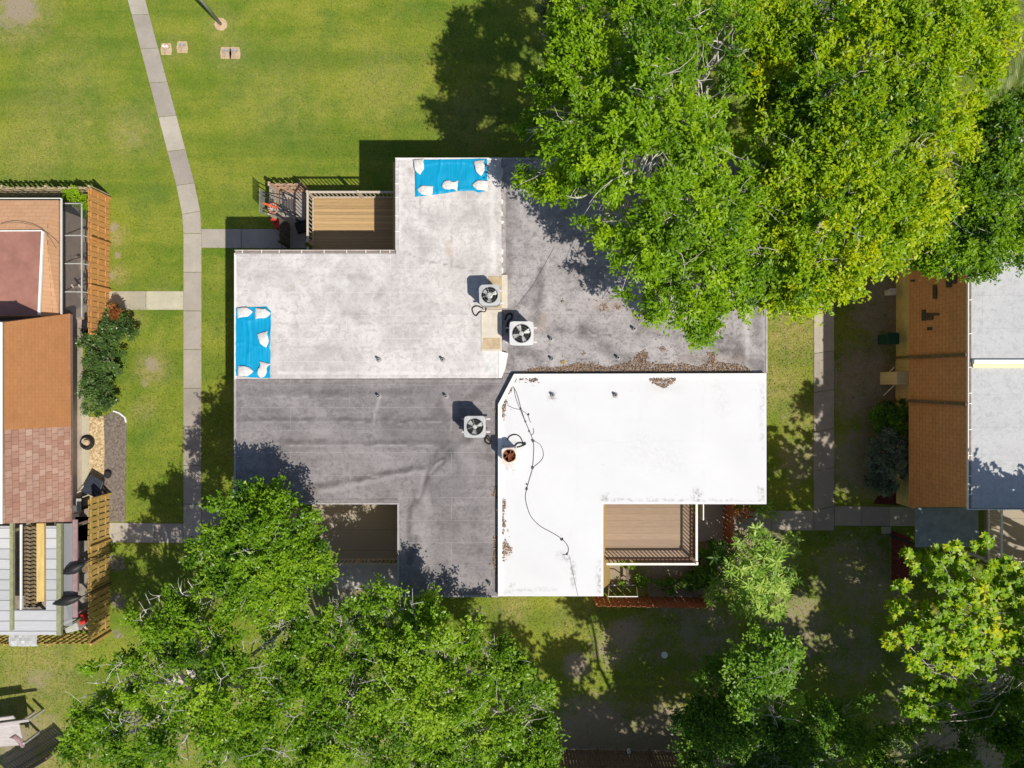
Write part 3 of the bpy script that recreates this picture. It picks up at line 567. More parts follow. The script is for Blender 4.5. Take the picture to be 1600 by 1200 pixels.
# plumbing vents
def vent(px, py, z, h=.28):
    b = W(px, py, z); m = MB(); m.lathe([(.13, 0), (.10, .02), (.062, .05), (.055, h), (.042, h), (.042, h-.1), (0, h-.1)], b, 14)
    m.build('vent_pipe', 'pvc', apt, smooth=False)
for px, py in ((592, 562), (692, 562)): vent(px, py, zA)
for px, py in ((592, 619), (697, 619), (765, 911)): vent(px, py, zC)
for px, py in ((861, 530), (862, 561), (965, 559), (990, 514)): vent(px, py, zB)
for px, py in ((863, 617), (961, 617)): vent(px, py, zD, .22)

# ------------------------------------------------------------------ decks
def railing(root, p, q, z0, z1, posts, rail_m, bal_m, wd=.10, pitch=.19):
    p, q = Vector((*p, 0)), Vector((*q, 0)); L = (q-p).length; n = int(L/pitch)
    up = lambda v, z: Vector((v.x, v.y, z))
    MB().bar(up(p, z1), up(q, z1), wd, .05).build('top_rail', rail_m, root)
    MB().bar(up(p, z0+.1), up(q, z0+.1), .06, .05).build('bottom_rail', bal_m, root)
    m = MB()
    for i in range(1, n):
        c = p.lerp(q, i/n); m.bar(up(c, z0+.125), up(c, z1-.026), .036, .036)
    m.build('balusters', bal_m, root)
    for t in posts:
        c = p.lerp(q, t); MB().box((c.x, c.y, (z0+z1+.12)/2-.1), (.11, .11, z1-z0+.32)).build('rail_post', rail_m, root, .008)
def deck(label, poly, z, mat, rails, posts, rail_m, bal_m, legs, pitch=.19):
    c = poly[0]; d = thing('wooden_deck', label, 'deck', (c[0], c[1], 0))
    MB().prism(poly, z-.14, z).build('deck_floor', mat, d, .005)
    for i, (p, q) in enumerate(rails): railing(d, p, q, z, z+1.0, posts[i], rail_m, bal_m, pitch=pitch)
    for (x, y) in legs: MB().box((x, y, (z-.14)/2), (.14, .14, z-.14)).build('support_post', rail_m, d)
    return d
ZK = 2.9
deck('raised tan deck in the upper left notch, half lit by the sun', [(-9.6, 5.5), (-5.0, 5.5), (-5.0, 9.0), (-9.6, 9.0)], ZK, 'deck_tan',
     [((-9.52, 6.6), (-9.52, 8.94)), ((-9.46, 8.94), (-5.5, 8.94)), ((-9.52, 5.6), (-9.52, 6.4))], [(0.02, 1.0), (.58,), ()], 'rail_tan', 'rail_tan', [(-9.5, 8.9), (-9.5, 6.5), (-6.5, 8.9)])
deck('raised weathered deck with white top rails in the lower right notch', [(3.9, -5.0), (8.66, -5.0), (8.66, -8.45), (3.9, -8.45)], ZK, 'deck_grey',
     [((8.6, -5.1), (8.6, -8.33)), ((4.4, -8.39), (8.66, -8.39))], [(1.0,), ()], 'rail_white', 'rail_red', [(8.5, -8.3), (6, -8.3)])
deck('raised plywood deck mottled by tree shade in the lower left notch', [(-9.6, -5.0), (-4.8, -5.0), (-4.8, -8.45), (-9.6, -8.45)], ZK, 'deck_ply',
     [((-9.52, -8.39), (-5.0, -8.39))], [(0.02, .5)], 'rail_tan', 'rail_tan', [(-9.5, -8.3), (-7, -8.3)])

# ------------------------------------------------------------------ air conditioners
def ac_unit(label, px, py, w_, ztop, zbase, body, fan_m, blades=4, stand=True, corner=.08, rot=0.0, open_top=False, hub=.10):
    b = W(px, py, ztop); root = thing('air_conditioner', label, 'air conditioner', (b.x, b.y, zbase), 'air conditioners on the flat roofs', rot)
    h = ztop-zbase; z0 = .38 if stand else .06; hw = w_/2
    def rr(hw, c):
        out = []
        for sx, sy, a0 in ((1, 1, 0), (-1, 1, 90), (-1, -1, 180), (1, -1, 270)):
            for k in range(4):
                an = R(a0+k*30); out.append((sx*(hw-c)+c*math.cos(an), sy*(hw-c)+c*math.sin(an)))
        return out
    op = rr(hw, corner)
    # cabinet: four louvred sides, open inside
    ip = rr(hw-.03, corner); n = len(op); m = MB()
    m.add([(p[0]*.96, p[1]*.96, z0) for p in op]+[(p[0]*.96, p[1]*.96, h-.06) for p in op], [(i, (i+1) % n, n+(i+1) % n, n+i) for i in range(n)]+[tuple(range(n-1, -1, -1))])
    m.build('cabinet', M['ac_white'] if open_top else M['ac_fin'], root, local=True)
    for sx in (-1, 1):
        for sy in (-1, 1):
            pass
    ro = hw*.80; ns = 32
    # top panel with round opening and a sunken shroud
    m = MB(); ring = [(ro*math.cos(2*math.pi*k/ns), ro*math.sin(2*math.pi*k/ns)) for k in range(ns)]
    sq = []
    for k in range(ns):
        c, s = math.cos(2*math.pi*k/ns), math.sin(2*math.pi*k/ns); t = min(hw/abs(c) if abs(c) > 1e-6 else 9, hw/abs(s) if abs(s) > 1e-6 else 9)
        t = min(t, hw*1.414-corner*.45); sq.append((c*t, s*t))
    vs = [(*p, h-.05) for p in sq]+[(*p, h) for p in sq]+[(*p, h+.012) for p in ring]+[(*p, h-.12) for p in ring]
    fs = []
    for k in range(ns):
        j = (k+1) % ns
        for a in range(3): fs.append((a*ns+k, a*ns+j, (a+1)*ns+j, (a+1)*ns+k))
    m.add(vs, fs).build('top_panel', body, root, local=True)
    MB().lathe([(ro, h-(.3 if open_top else .17)), (0, h-(.3 if open_top else .17))], (0, 0, 0), ns).build('fan_well', 'ac_dark' if not open_top else 'black', root, local=True)
    f = MB(); f.lathe([(hub, h-.14), (hub, h-.06), (hub*.6, h-.04), (0, h-.04)], (0, 0, 0), 14)
    fan = f.build('fan', fan_m, root, local=True)
    for k in range(blades):
        a0 = 2*math.pi*k/blades+.4; pts = []; 
        for rad, da, dz in ((hub*.9, -.28, -.03), (ro*.9, -.34, -.05), (ro*.93, .22, .02), (hub*.9, .3, .02)):
            pts.append((rad*math.cos(a0+da), rad*math.sin(a0+da), h-.085+dz))
        MB().slab(pts, .012).build('fan_blade', fan_m, fan, local=True)
    if not open_top:
        g = MB()
        for rad in np.linspace(ro*.25, ro*.95, 4):
            g.tube([(rad*math.cos(2*math.pi*k/24), rad*math.sin(2*math.pi*k/24), h+.004) for k in range(25)], .004, 4)
        for k in range(4):
            an = math.pi/2*k+.25; g.bar((hub*math.cos(an), hub*math.sin(an), h), (ro*math.cos(an), ro*math.sin(an), h), .012, .01)
        g.build('fan_guard', body, root, local=True)
    else:
        g = MB(); rg = random.Random(2)
        for k in range(9):
            an = rg.random()*6.28; r0 = rg.uniform(.02, ro*.5); g.bar((r0*math.cos(an), r0*math.sin(an), h-.1), (ro*math.cos(an+.9), ro*math.sin(an+.9), h-.02), .04, .012)
        g.build('rusty_bracket', 'rust', root, local=True)
        # flaking rust along the rim
        MB().tube([(ro*(1+.03*math.sin(k*5))*math.cos(2*math.pi*k/26), ro*(1+.03*math.sin(k*5))*math.sin(2*math.pi*k/26), h+.012) for k in range(27)], .022, 5).build('rust_ring', 'rust', root, local=True)
    if stand:
        for sy in (-1, 1): MB().bar((-hw*1.35, sy*hw*.62, z0-.04), (hw*1.35, sy*hw*.62, z0-.04), .06, .06).build('stand_rail', 'ac_pale', root, local=True)
        for sx in (-1, 1):
            for sy in (-1, 1): MB().bar((sx*hw*.8, sy*hw*.62, 0), (sx*hw*.8, sy*hw*.62, z0-.07), .05).build('stand_leg', 'ac_pale', root, local=True)
    return root
ac_unit('blue grey air conditioner with round fan on the weathered white roof', 765, 461, .87, zA+1.25, zA+.04, 'ac_grey', 'blade', 3, True, .16, R(2), hub=.13)
ac_unit('largest pale air conditioner with a four bladed fan on the pale grey roof', 815, 521, 1.0, zB+1.35, zB, 'ac_pale', 'blade', 4, True, .09)
ac_unit('grey air conditioner on rails standing on the dark grey roof', 742, 667, .90, zC+1.3, zC, 'ac_grey', 'blade', 3, True, .1)
ac_unit('rusty stripped air conditioner at the edge of the bright white roof', 796, 712, .64, zD+.85, zD, 'ac_white', 'rust', 3, False, .08, R(4), True, .08)

def cable(name, label, px, z, r, mat='cable', con=(), extra=(), cat='cable'):
    root = thing(name, label, cat, W(px[0][0], px[0][1], z)) if con or extra else None
    def path(p):
        pts = [W(a, b, z+r) for a, b in p]; out = []
        for i in range(len(pts)-1):
            p0, p1, p2, p3 = pts[max(i-1, 0)], pts[i], pts[i+1], pts[min(i+2, len(pts)-1)]
            for k in range(5):
                t = k/5; out.append(.5*((2*p1)+(p2-p0)*t+(2*p0-5*p1+4*p2-p3)*t*t+(3*p1-p0-3*p2+p3)*t**3))
        return out+[pts[-1]]
    o = MB().tube(path(px), r, 5).build('wire' if root else name, mat, root)
    for e in extra: MB().tube(path(e), r*.8, 5).build('wire', mat, root)
    for (a, b, s) in con:
        c = W(a, b, z); rg = random.Random(int(a*7+b)); m = MB()
        an = rg.random()*3; m.box((c.x, c.y, z+.04), (s, s*.6, .07), an); m.box((c.x+s*.3, c.y+.02, z+.05), (s*.7, s*.3, .09), an+.8)
        m.build('connector', mat, root, .01)
    if root: return root
    return tag(o, label, cat)
cable('roof_cable', 'loose grey cable snaking down the bright white roof', [(802, 604), (807.7, 615.5), (814.5, 639.5), (821, 659), (828, 675.5), (832.5, 688), (834, 702), (832, 731), (828, 746), (823, 764), (821, 778), (825, 796), (831, 809), (844, 822), (860, 831), (872, 838), (880, 844), (887, 853), (888, 861), (885, 866), (879, 867)], zD, .016,
      con=[(832.5, 689, .13), (832, 731, .12), (823, 764, .11), (823, 757, .05), (878, 843, .11), (886, 866, .07), (814, 639, .06), (827, 674, .07), (821, 659, .07), (826, 648, .08)],
      extra=[[(832.5, 688), (844, 695), (849, 708), (846, 719), (832, 731)], [(793, 633), (803, 638), (814, 640)], [(814, 640), (824, 648), (828, 658), (830, 660)], [(803, 606), (806, 622), (812, 638), (822, 662)], [(833, 669), (834, 676), (830, 680)]])
cable('roof_wire', 'thin straight wire at the lower end of the bright white roof', [(890, 870), (894, 890), (903, 931)], zD, .009)
cable('roof_wire', 'thin dark wire crossing the pale grey roof', [(806, 480), (832, 446), (850, 415), (866, 386)], zB, .010)
cable('coolant_hose', 'black hose looped beside the blue grey air conditioner', [(755, 482), (745, 478), (738, 482), (740, 490), (744, 493), (750, 487), (758, 487), (759, 480), (754, 478)], zA, .03, 'rubber')
cable('coolant_hose', 'black hose arching from the rusty air conditioner', [(803, 700), (808, 693), (815, 692), (819, 694), (815, 697), (808, 699)], zD, .03, 'rubber', extra=[[(793, 688), (796, 682), (804, 679), (812, 682), (817, 691)]], con=[(819, 694, .16)])
cable('coolant_hose', 'black hose coil behind the grey air conditioner', [(757, 686), (762, 681), (767, 688), (765, 694), (758, 690), (760, 684), (766, 690)], zC, .035, 'rubber')
cable('coolant_hose', 'black hose bundle shaded behind the largest air conditioner', [(789, 500), (792, 492), (799, 490), (800, 497), (794, 503), (792, 520)], zB, .04, 'rubber')

# ------------------------------------------------------------------ tarps and sandbags
def tarp(label, pts, z, seed):
    P = pw(pts, z); rg = np.random.default_rng(seed)
    xs = [p[0] for p in P]; ys = [p[1] for p in P]; st = .06
    gx = np.arange(min(xs), max(xs)+st, st); gy = np.arange(min(ys), max(ys)+st, st)
    import bmesh
    bm = bmesh.new(); f = bm.faces.new([bm.verts.new((p[0], p[1], 0)) for p in P])
    for ax, arr in (((1, 0, 0), gx), ((0, 1, 0), gy)):
        for v in arr:
            co = (v, 0, 0) if ax[0] else (0, v, 0)
            bmesh.ops.bisect_plane(bm, geom=bm.verts[:]+bm.edges[:]+bm.faces[:], plane_co=co, plane_no=ax)
    for v in bm.verts:
        a = mnoise.noise(Vector((v.co.x*.9+seed, v.co.y*1.1, 0))); b2 = mnoise.noise(Vector((v.co.x*3.5, v.co.y*2.2+seed, 3)))
        fd = abs(math.fmod(abs(v.co.x*1.1+.3*a)+seed, 1.0)-.5); fe = abs(math.fmod(abs(v.co.y*.9+.3*a), 1.0)-.5); v.co.z = .022+max(0, .03*a+.022*b2+.012)+.03*max(0, 1-fd*14)+.025*max(0, 1-fe*14)
    me = bpy.data.meshes.new('blue_tarp'); bm.to_mesh(me); bm.free(); me.materials.append(M['tarp']); me.shade_smooth()
    o = bpy.data.objects.new('blue_tarp', me); COL.objects.link(o); o.location = (0, 0, z)
    sd = o.modifiers.new('thickness', 'SOLIDIFY'); sd.thickness = .006; sd.offset = 1
    return tag(o, label, 'tarp')
tarp('bright blue tarp at the top edge of the weathered roof', [(648, 250), (761, 248), (761.5, 294), (756, 300), (748, 301), (738, 298), (718, 299), (690, 303), (649, 308)], zA, 1)
tarp('bright blue tarp at the left edge of the weathered roof', [(369, 481), (392, 480), (417, 479), (424, 487), (423, 540), (423, 591), (396, 590), (369, 587)], zA, 2)
def sandbag_mesh(neck, seed):
    rg = random.Random(seed); m = MB(); prof = []       # a filled bag along +X, with a tied neck or an open flared end
    for i in range(13):
        u = i/12
        wy = .245-.25*u if u < .15 else (.205+.01*math.sin(u*6) if u < .62 else .205*max(.10, 1-((u-.62)/.40)**1.6)) if neck else .215-.06*math.sin(math.pi*min(1, u*1.6)) if u < .5 else .2*math.sqrt(max(.05, 1-((u-.5)/.52)**3))
        hz = .015+.12*math.sin(math.pi*min(.97, max(.03, u*.9+.03)))**.7
        prof.append((-.33+.66*u, wy, hz))
    n = 14; vs = []
    for (x, wy, hz) in prof:
        for k in range(n):
            an = 2*math.pi*k/n; y = wy*math.copysign(abs(math.cos(an))**.75, math.cos(an)); zc = hz*math.copysign(abs(math.sin(an))**.8, math.sin(an))
            j = mnoise.noise(Vector((x*6+seed*3, y*6, zc*5)))*.022
            vs.append((x+j, y+j, max(.004, hz*.55+zc*.55+j)))
    fs = [(i*n+k, i*n+(k+1) % n, (i+1)*n+(k+1) % n, (i+1)*n+k) for i in range(12) for k in range(n)]+[tuple(range(n-1, -1, -1)), tuple(range(12*n, 13*n))]
    return m.add(vs, fs)
BAGS = [ # px, py, direction of neck (deg, +x = 0, up = 90), neck, label
 (655, 261, -85, 1, 'white sandbag at the upper left corner of the top tarp'), (750, 263, -82, 1, 'shaded white sandbag at the upper right corner of the top tarp'),
 (664, 298, 172, 1, 'white sandbag at the lower left corner of the top tarp'), (703, 290, 176, 0, 'white sandbag in the middle of the lower edge of the top tarp'),
 (750, 290, 176, 1, 'white sandbag at the lower right corner of the top tarp'), (383, 488, 4, 1, 'white sandbag at the upper left corner of the left tarp'),
 (411, 490, 0, 1, 'white sandbag at the upper right corner of the left tarp'), (413, 531, -75, 1, 'white sandbag halfway down the right edge of the left tarp'),
 (384, 580, -2, 1, 'white sandbag at the lower left corner of the left tarp'), (411, 578, -105, 0, 'white sandbag at the lower right corner of the left tarp')]
for i, (px, py, an, nk, lb) in enumerate(BAGS):
    o = sandbag_mesh(nk, i).build('sandbag', 'sand', smooth=True); o.location = W(px, py, zA+.045); o.rotation_euler = (0, 0, R(an))
    tag(o, lb, 'sandbag', 'sandbags weighing down the tarps')

# ------------------------------------------------------------------ leaf litter
def litter(label, pts, z, dens=900, mat='litter', seed=0, size=.085, h=.06):
    P = pw(pts, z); rg = np.random.default_rng(seed+int(pts[0][0]))
    a = np.array(P); lo_, hi_ = a.min(0), a.max(0); area = np.prod(hi_-lo_); n = int(area*dens)+20
    Q = rg.uniform(lo_, hi_, (n, 2)); Q = Q[in_poly(Q, offset_poly(P, -.02))]; jit = rg.random(len(Q)) < .16; Q[jit] += rg.normal(0, .13, (jit.sum(), 2))*np.array([1, 1])
    if 'edge' in label or 'corner' in label: Q = Q[in_poly(Q, offset_poly(P, .12)) | (rg.random(len(Q)) < .35)]
    n = len(Q)
    C = np.column_stack([Q, z+.012+rg.random(n)**2*h]); th = rg.uniform(0, 6.28, n)
    D = np.column_stack([np.cos(th), np.sin(th), rg.normal(0, .15, n)]); N = np.column_stack([rg.normal(0, .3, n), rg.normal(0, .3, n), np.ones(n)])
    o = leaf_mesh('leaf_litter', mat, C, D, N, rg.uniform(.45, 1.7, n)*size, rg.uniform(.12, .6, n)*size, rg.random(n)*.9+rg.normal(0, .1), None)
    return tag(o, label, 'leaf litter', kind='stuff')
litter('long drift of dry brown leaves along the upper edge of the white roof', [(816, 581.5), (827, 575), (846, 573), (874, 573), (901, 566), (923, 568), (945, 572), (972, 568), (990, 562), (992, 554), (1005, 547), (1014, 551), (1010, 565), (1027, 568), (1071, 568), (1091, 573), (1107, 562), (1104, 550), (1118, 550), (1118, 565), (1160, 569), (1176, 580), (1176, 582)], zB)
litter('brown leaf patch near the upper edge of the white roof', [(1012, 590), (1060, 590), (1051, 600), (1037, 607.6), (1019, 599)], zD)
litter('brown leaf drift in the slanted corner of the white roof', [(805.5, 591), (841.5, 590.5), (840, 596), (832, 597.5), (825, 594), (808, 595), (802, 601), (801, 609.5), (795, 617), (793, 616), (799, 602)], zD)
litter('narrow brown leaf strip left of the cable on the white roof', [(790.5, 621.5), (793, 626), (787.5, 656), (784.5, 659), (783.5, 635)], zD)
litter('brown leaf strip below the rusty air conditioner', [(784, 777), (789, 776), (791.6, 786), (788, 804), (791, 820), (787, 838), (784, 834)], zD)
litter('triangular brown leaf pile at the left edge of the white roof', [(784, 846), (792, 843), (801, 860), (789, 869), (788, 880), (785, 876)], zD)
litter('small rust brown leaf pile on the dark roof beside the white edge', [(776.5, 753), (777, 779), (767, 774)], zC)
litter('long rust brown leaf strip on the dark roof beside the white edge', [(777, 833), (771, 838), (770, 880), (775, 901), (777.5, 900)], zC)
litter('brown leaves by the slanted corner on the dark roof', [(772, 632), (777.5, 634), (777.5, 655), (774, 650)], zC)
def blob(cx, cy, r, seed):
    rg = random.Random(seed); return [(cx+r*rg.uniform(.6, 1.2)*math.cos(k*.63), cy+r*rg.uniform(.6, 1.2)*math.sin(k*.63)) for k in range(10)]
for i, (x, y, r, lb) in enumerate([(942, 481, 8, 'brown leaf patch in the tree shadow on the grey roof'), (966, 480, 6, 'faint leaf patch beside the tree shadow on the grey roof'), (1124, 512, 11, 'brown leaf patch right of the lowest oak branch'), (879, 472, 3.5, 'tiny leaf patch right of the thin dark wire'), (912, 553, 4.5, 'small leaf patch between two roof vents'), (1036, 544, 6, 'small leaf patch just left of the lowest oak tip')]):
    litter(lb, blob(x, y, r, i), zB, 420, seed=i)
litter('small yellow leaf pile beside the brown drift on the grey roof', blob(880, 566, 5, 9), zB+.05, 900, 'yellow_litter', 9)

# ------------------------------------------------------------------ fences
def fence(label, p, q, h, mat, pitch=.15, fill=.9, name='board_fence', shadowbox=True, seed=0, group=None, lean=0.0, base=0.0):
    p, q = Vector((p[0], p[1], base)), Vector((q[0], q[1], base)); X = (q-p).normalized(); Y = Vector((-X.y, X.x, 0)); L = (q-p).length
    root = thing(name, label, 'fence', p, group); rg = random.Random(seed); m = MB(); n = int(L/pitch)
    for i in range(n):
        c = p+X*(i+.5)*L/n; s = (1 if i % 2 else -1)*(.011 if shadowbox else .0)
        hh = h*rg.uniform(.985, 1.015); tw = rg.uniform(-.10, .10); top = Vector((0, 0, hh))+Y*lean*hh
        XX = (X+Y*tw*.3).normalized(); YY = Vector((-XX.y, XX.x, 0))
        m.box(c+Y*s+top*.5+Vector((0, 0, .03)), (L/n*fill, .02, hh), axes=(XX, YY, (Vector((0, 0, 1))+Y*lean).normalized()))
    m.build('boards', mat, root)
    for t in (.2, .55, .88):
        MB().bar(p+Vector((0, 0, h*t))+Y*lean*h*t, q+Vector((0, 0, h*t))+Y*lean*h*t, .04, .09).build('rail', mat, root)
    k = max(1, round(L/2.4))
    for i in range(k+1):
        c = p+X*L*i/k; MB().bar(c+Y*.075, c+Y*.075+Vector((0, 0, h*.98))+Y*lean*h, .09).build('fence_post', mat, root)
    return root
fence('orange board fence beside the porch of the left building', (-20.95, 9.65), (-20.95, 2.5), 1.85, 'fence_orange', .27, .9, seed=1)
fence('pale tan board fence along the top of the left building', (-27.5, 9.75), (-21.0, 9.75), 1.8, 'fence_tan', .26, .62, seed=2)
fence('golden board fence along the lower left yard', (-20.95, -5.7), (-20.95, -12.9), 1.85, 'fence_gold', .29, .80, seed=3)
fence('low tan slatted fence along the bottom of the lower left yard', (-21.0, -12.95), (-27.5, -12.95), 1.6, 'fence_gold', .3, .5, seed=4)
fence('pink board fence closing the top of the small yard by the deck', (-12.1, 9.95), (-10.55, 9.95), 1.7, 'fence_pink', .26, .7, seed=5)
fence('weathered fence along the left of the small yard by the deck', (-12.0, 8.45), (-12.0, 9.9), 1.8, 'rail_tan', .2, seed=6)
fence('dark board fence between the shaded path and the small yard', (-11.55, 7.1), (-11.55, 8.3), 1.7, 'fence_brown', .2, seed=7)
fence('redwood fence along the bottom of the lower right yard', (4.2, -11.0), (9.8, -11.1), 1.8, 'fence_red', .24, .82, seed=8)
fence('redwood fence across the path beside the white railed deck', (11.0, -6.0), (11.0, -8.1), 1.75, 'fence_red', .22, .84, seed=9)
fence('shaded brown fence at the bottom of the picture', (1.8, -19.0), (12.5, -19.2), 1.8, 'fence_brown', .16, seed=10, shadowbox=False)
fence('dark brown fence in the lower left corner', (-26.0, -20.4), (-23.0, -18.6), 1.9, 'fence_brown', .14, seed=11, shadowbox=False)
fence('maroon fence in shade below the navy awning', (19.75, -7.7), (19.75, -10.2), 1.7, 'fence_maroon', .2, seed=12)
# white tubular gate frame in the lower right yard
g = thing('gate_frame', 'thin white metal frame standing beside the yellow wall', 'gate', (5.2, -10.45, 0))
m = MB(); a, b = Vector((5.05, -10.45, .1)), Vector((6.47, -10.45, .1)); t0, t1 = Vector((4.75, -10.5, 1.9)), Vector((6.2, -10.5, 1.9))
m.bar(a, b, .04); m.bar(b, t1, .04); m.bar(t1, t0, .04); m.bar(t0, a, .04); m.build('frame', 'white', g)
# small leaning screen panel next to the deck
g = thing('screen_panel', 'grey screen panel standing beside the white railed deck', 'panel', (9.05, -5.4, 0))
pp = [W(1090, 786, 2.0), W(1099, 786, 3.2), W(1099, 812, 3.2), W(1090, 803, 2.0)]
MB().slab(pp, .03).build('panel', 'grey_frame', g)
m = MB(); m.bar(pp[1], pp[2], .05); m.bar(pp[2], pp[3], .05); m.build('frame', 'white', g)
for p in (pp[1], pp[2]): MB().bar((p.x, p.y, 0), (p.x, p.y, p.z), .05).build('post', 'white', g)

# ------------------------------------------------------------------ basketball hoop over the small yard
hp = thing('basketball_hoop', 'portable basketball hoop with red rim leaning over the small yard fence', 'basketball hoop', (-10.9, 8.5, 0))
MB().bar((-10.9, 8.35, .1), (-11.75, 8.75, 2.75), .09).build('pole', 'dark_metal', hp)
m = MB(); m.box((-10.75, 8.2, .15), (.9, .6, .22), .3); m.build('base', 'black', hp, .04)
m = MB(); m.bar((-11.75, 8.5, 2.2), (-11.98, 8.45, 2.85), .04); m.bar((-11.75, 9.0, 2.2), (-11.98, 9.05, 2.85), .04); m.bar((-11.3, 8.3, 1.4), (-11.95, 8.3, 2.9), .04); m.bar((-11.3, 9.2, 1.4), (-11.95, 9.2, 2.9), .04); m.build('brace', 'dark_metal', hp)
MB().box((-12.02, 8.75, 2.85), (.03, 1.15, .7)).build('backboard', 'clear', hp, .01)
rim = W(426, 325, 2.75)
m = MB(); m.tube([(rim.x+.23*math.cos(k*.2618), rim.y+.23*math.sin(k*.2618), 2.75) for k in range(25)], .016, 6); m.bar((rim.x+.2, rim.y, 2.75), (-12.0, 8.72, 2.75), .09, .02); m.build('rim', 'orange_red', hp)
m = MB()
for k in range(12):
    a0, a1 = k*.5236, (k+1)*.5236
    for s in (0, 1):
        p0 = (rim.x+.225*math.cos(a0), rim.y+.225*math.sin(a0), 2.74); p1 = (rim.x+.13*math.cos(a1 if s else a0-.52), rim.y+.13*math.sin(a1 if s else a0-.52), 2.35); m.bar(p0, p1, .014)
m.build('net', 'net', hp)
# dark frame (glider swing) on the slab
sw = thing('swing_frame', 'dark metal swing frame standing in the small yard by the deck', 'swing', (-11.2, 9.2, 0))
m = MB()
for y in (8.75, 9.6):
    m.bar((-11.75, y, .05), (-11.45, y, 1.5), .05); m.bar((-11.1, y, .05), (-11.45, y, 1.5), .05)
m.bar((-11.45, 8.75, 1.5), (-11.45, 9.6, 1.5), .05); m.build('frame', 'dark_metal', sw)
m = MB()
for x in (-11.7, -11.55, -11.4, -11.25): m.bar((x, 8.85, .5), (x, 9.5, .5), .05, .03)
m.build('seat_slats', 'dark_metal', sw)
tag(MB().box((-12.05, 8.2, .35), (.3, .45, .7), .4).box((-12.15, 8.35, .78), (.2, .25, .16), .9).build('toy_box', 'red', bevel=.03), 'red and tan plastic toy outside the small yard fence', 'toy')

# ------------------------------------------------------------------ left neighbour
lb = thing('left_building', 'two storey building with orange shingled wall at the left edge', 'building', (-22, 1, 0))
def facade(root, name, mat, q, th=.25, label=None):
    return MB().slab([W(*p) for p in q], th).build(name, mat, root, label=label)
XT, ZTOP, ZB = 2, 6.2, 2.2
# upper shingled wall leaning in, two finishes
facade(lb, 'shingle_wall', 'shingle_orange', [(111, 666, ZB), (110, 490, ZB), (3, 504, ZTOP), (3, 672, ZTOP)], label='orange shingle wall')
facade(lb, 'shingle_wall', 'shingle_pink', [(112, 815, ZB), (111, 666, ZB), (3, 672, ZTOP), (5, 818, ZTOP)], label='faded pink shingle wall')
c1, c2 = W(110, 490, ZB), W(112, 815, ZB); t1, t2 = W(3, 504, ZTOP), W(3, 818, ZTOP)
m = MB(); m.loft([(-36, c1.y-.02, 0), (c1.x-.78, c1.y-.02, 0), (c1.x-.78, c2.y+.02, 0), (-36, c2.y+.02, 0)], [(-36, t1.y-.05, ZTOP-.03), (t1.x-.3, t1.y-.05, ZTOP-.03), (t1.x-.3, t2.y+.05, ZTOP-.03), (-36, t2.y+.05, ZTOP-.03)]); m.build('wall', 'cream', lb)
MB().box2((-36, t2.y, ZTOP-.02), (t1.x+.05, t1.y, ZTOP+.06)).build('roof', 'flat_grey', lb)
MB().bar((t1.x+.02, t1.y, ZTOP+.07), (t2.x+.02, t2.y, ZTOP+.07), .12, .06).build('roof_edge', 'cap_white', lb)
MB().box2((c1.x-.02, c2.y+.05, ZB-.22), (c1.x-.85, c1.y-.03, ZB-.06)).build('soffit_shade', 'purple', lb)  # purple strip stands in for the shadow under the jettied shingle wall
MB().box2((-36, c2.y+.1, 0), (-22.36, c1.y-.1, 2.0)).build('ground_floor_wall', 'cream', lb)
EXCL.append([(-36, 10), (-20.9, 10), (-20.9, 2.5), (-21.6, 2.5), (-21.6, -6), (-20.9, -6), (-20.9, -13), (-36, -13)])
# single storey wing with hip roof, skylight and gutter
wg = thing('porch_wing', 'single storey orange hip roofed wing with a brown skylight', 'building', (-24, 6, 0))
ze = 2.7; zr = 3.5
e = [W(-150, 313, ze), W(92, 313, ze), W(92, 488, ze), W(-150, 488, ze)]; rr_ = [W(-150, 361, zr), W(70, 361, zr), W(62, 488, zr), W(-150, 488, zr)]
e = [(p.x, p.y, p.z) for p in e]; rr_ = [(p.x, p.y, p.z) for p in rr_]
e[2] = (e[2][0], 3.2, ze); e[3] = (e[3][0], 3.2, ze); rr_[2] = (rr_[2][0], 3.2, zr); rr_[3] = (rr_[3][0], 3.2, zr)
MB().add(e+rr_, [(1, 0, 4, 5), (2, 1, 5, 6), (5, 4, 7, 6), (0, 1, 2, 3)]).build('roof', 'shingle_hip', wg)
MB().box2((-36, 3.3, 0), (e[1][0]-.3, e[1][1]-.3, ze-.02)).build('wall', 'cream', wg)
k = [W(-150, 363, zr+.02), W(67, 362, zr+.02), W(61, 500, zr+.02), W(-150, 500, zr+.02)]; 
for p in k[2:]: p.y = 3.25
MB().loft(k[::-1], [p+Vector((0, 0, .06)) for p in k[::-1]]).build('skylight', 'skylight', wg)
m = MB(); m.bar(k[1]+Vector((.04, 0, .05)), k[2]+Vector((.04, 0, .05)), .1, .1); m.bar(k[0]+Vector((0, .03, .05)), k[1]+Vector((0, .03, .05)), .05, .08); m.build('skylight_frame', 'cap_white', wg)
m, d = MB(), MB()
m.bar((e[1][0]+.13, e[1][1]+.08, ze), (e[2][0]+.13, e[2][1], ze), .03, .1); m.bar((e[0][0], e[0][1]+.09, ze), (e[1][0]+.13, e[1][1]+.09, ze), .03, .1); d.bar((e[1][0]+.06, e[1][1], ze-.04), (e[2][0]+.06, e[2][1], ze-.04), .11, .03)
m.build('gutter', 'cap_white', wg); d.build('gutter_bed', 'gutter_in', wg)
cable('roof_wire', 'thin dark wire curving over the orange hip roof', [(0, 350), (20, 347), (45, 350), (66, 358), (78, 372), (88, 388)], 3.52, .012)
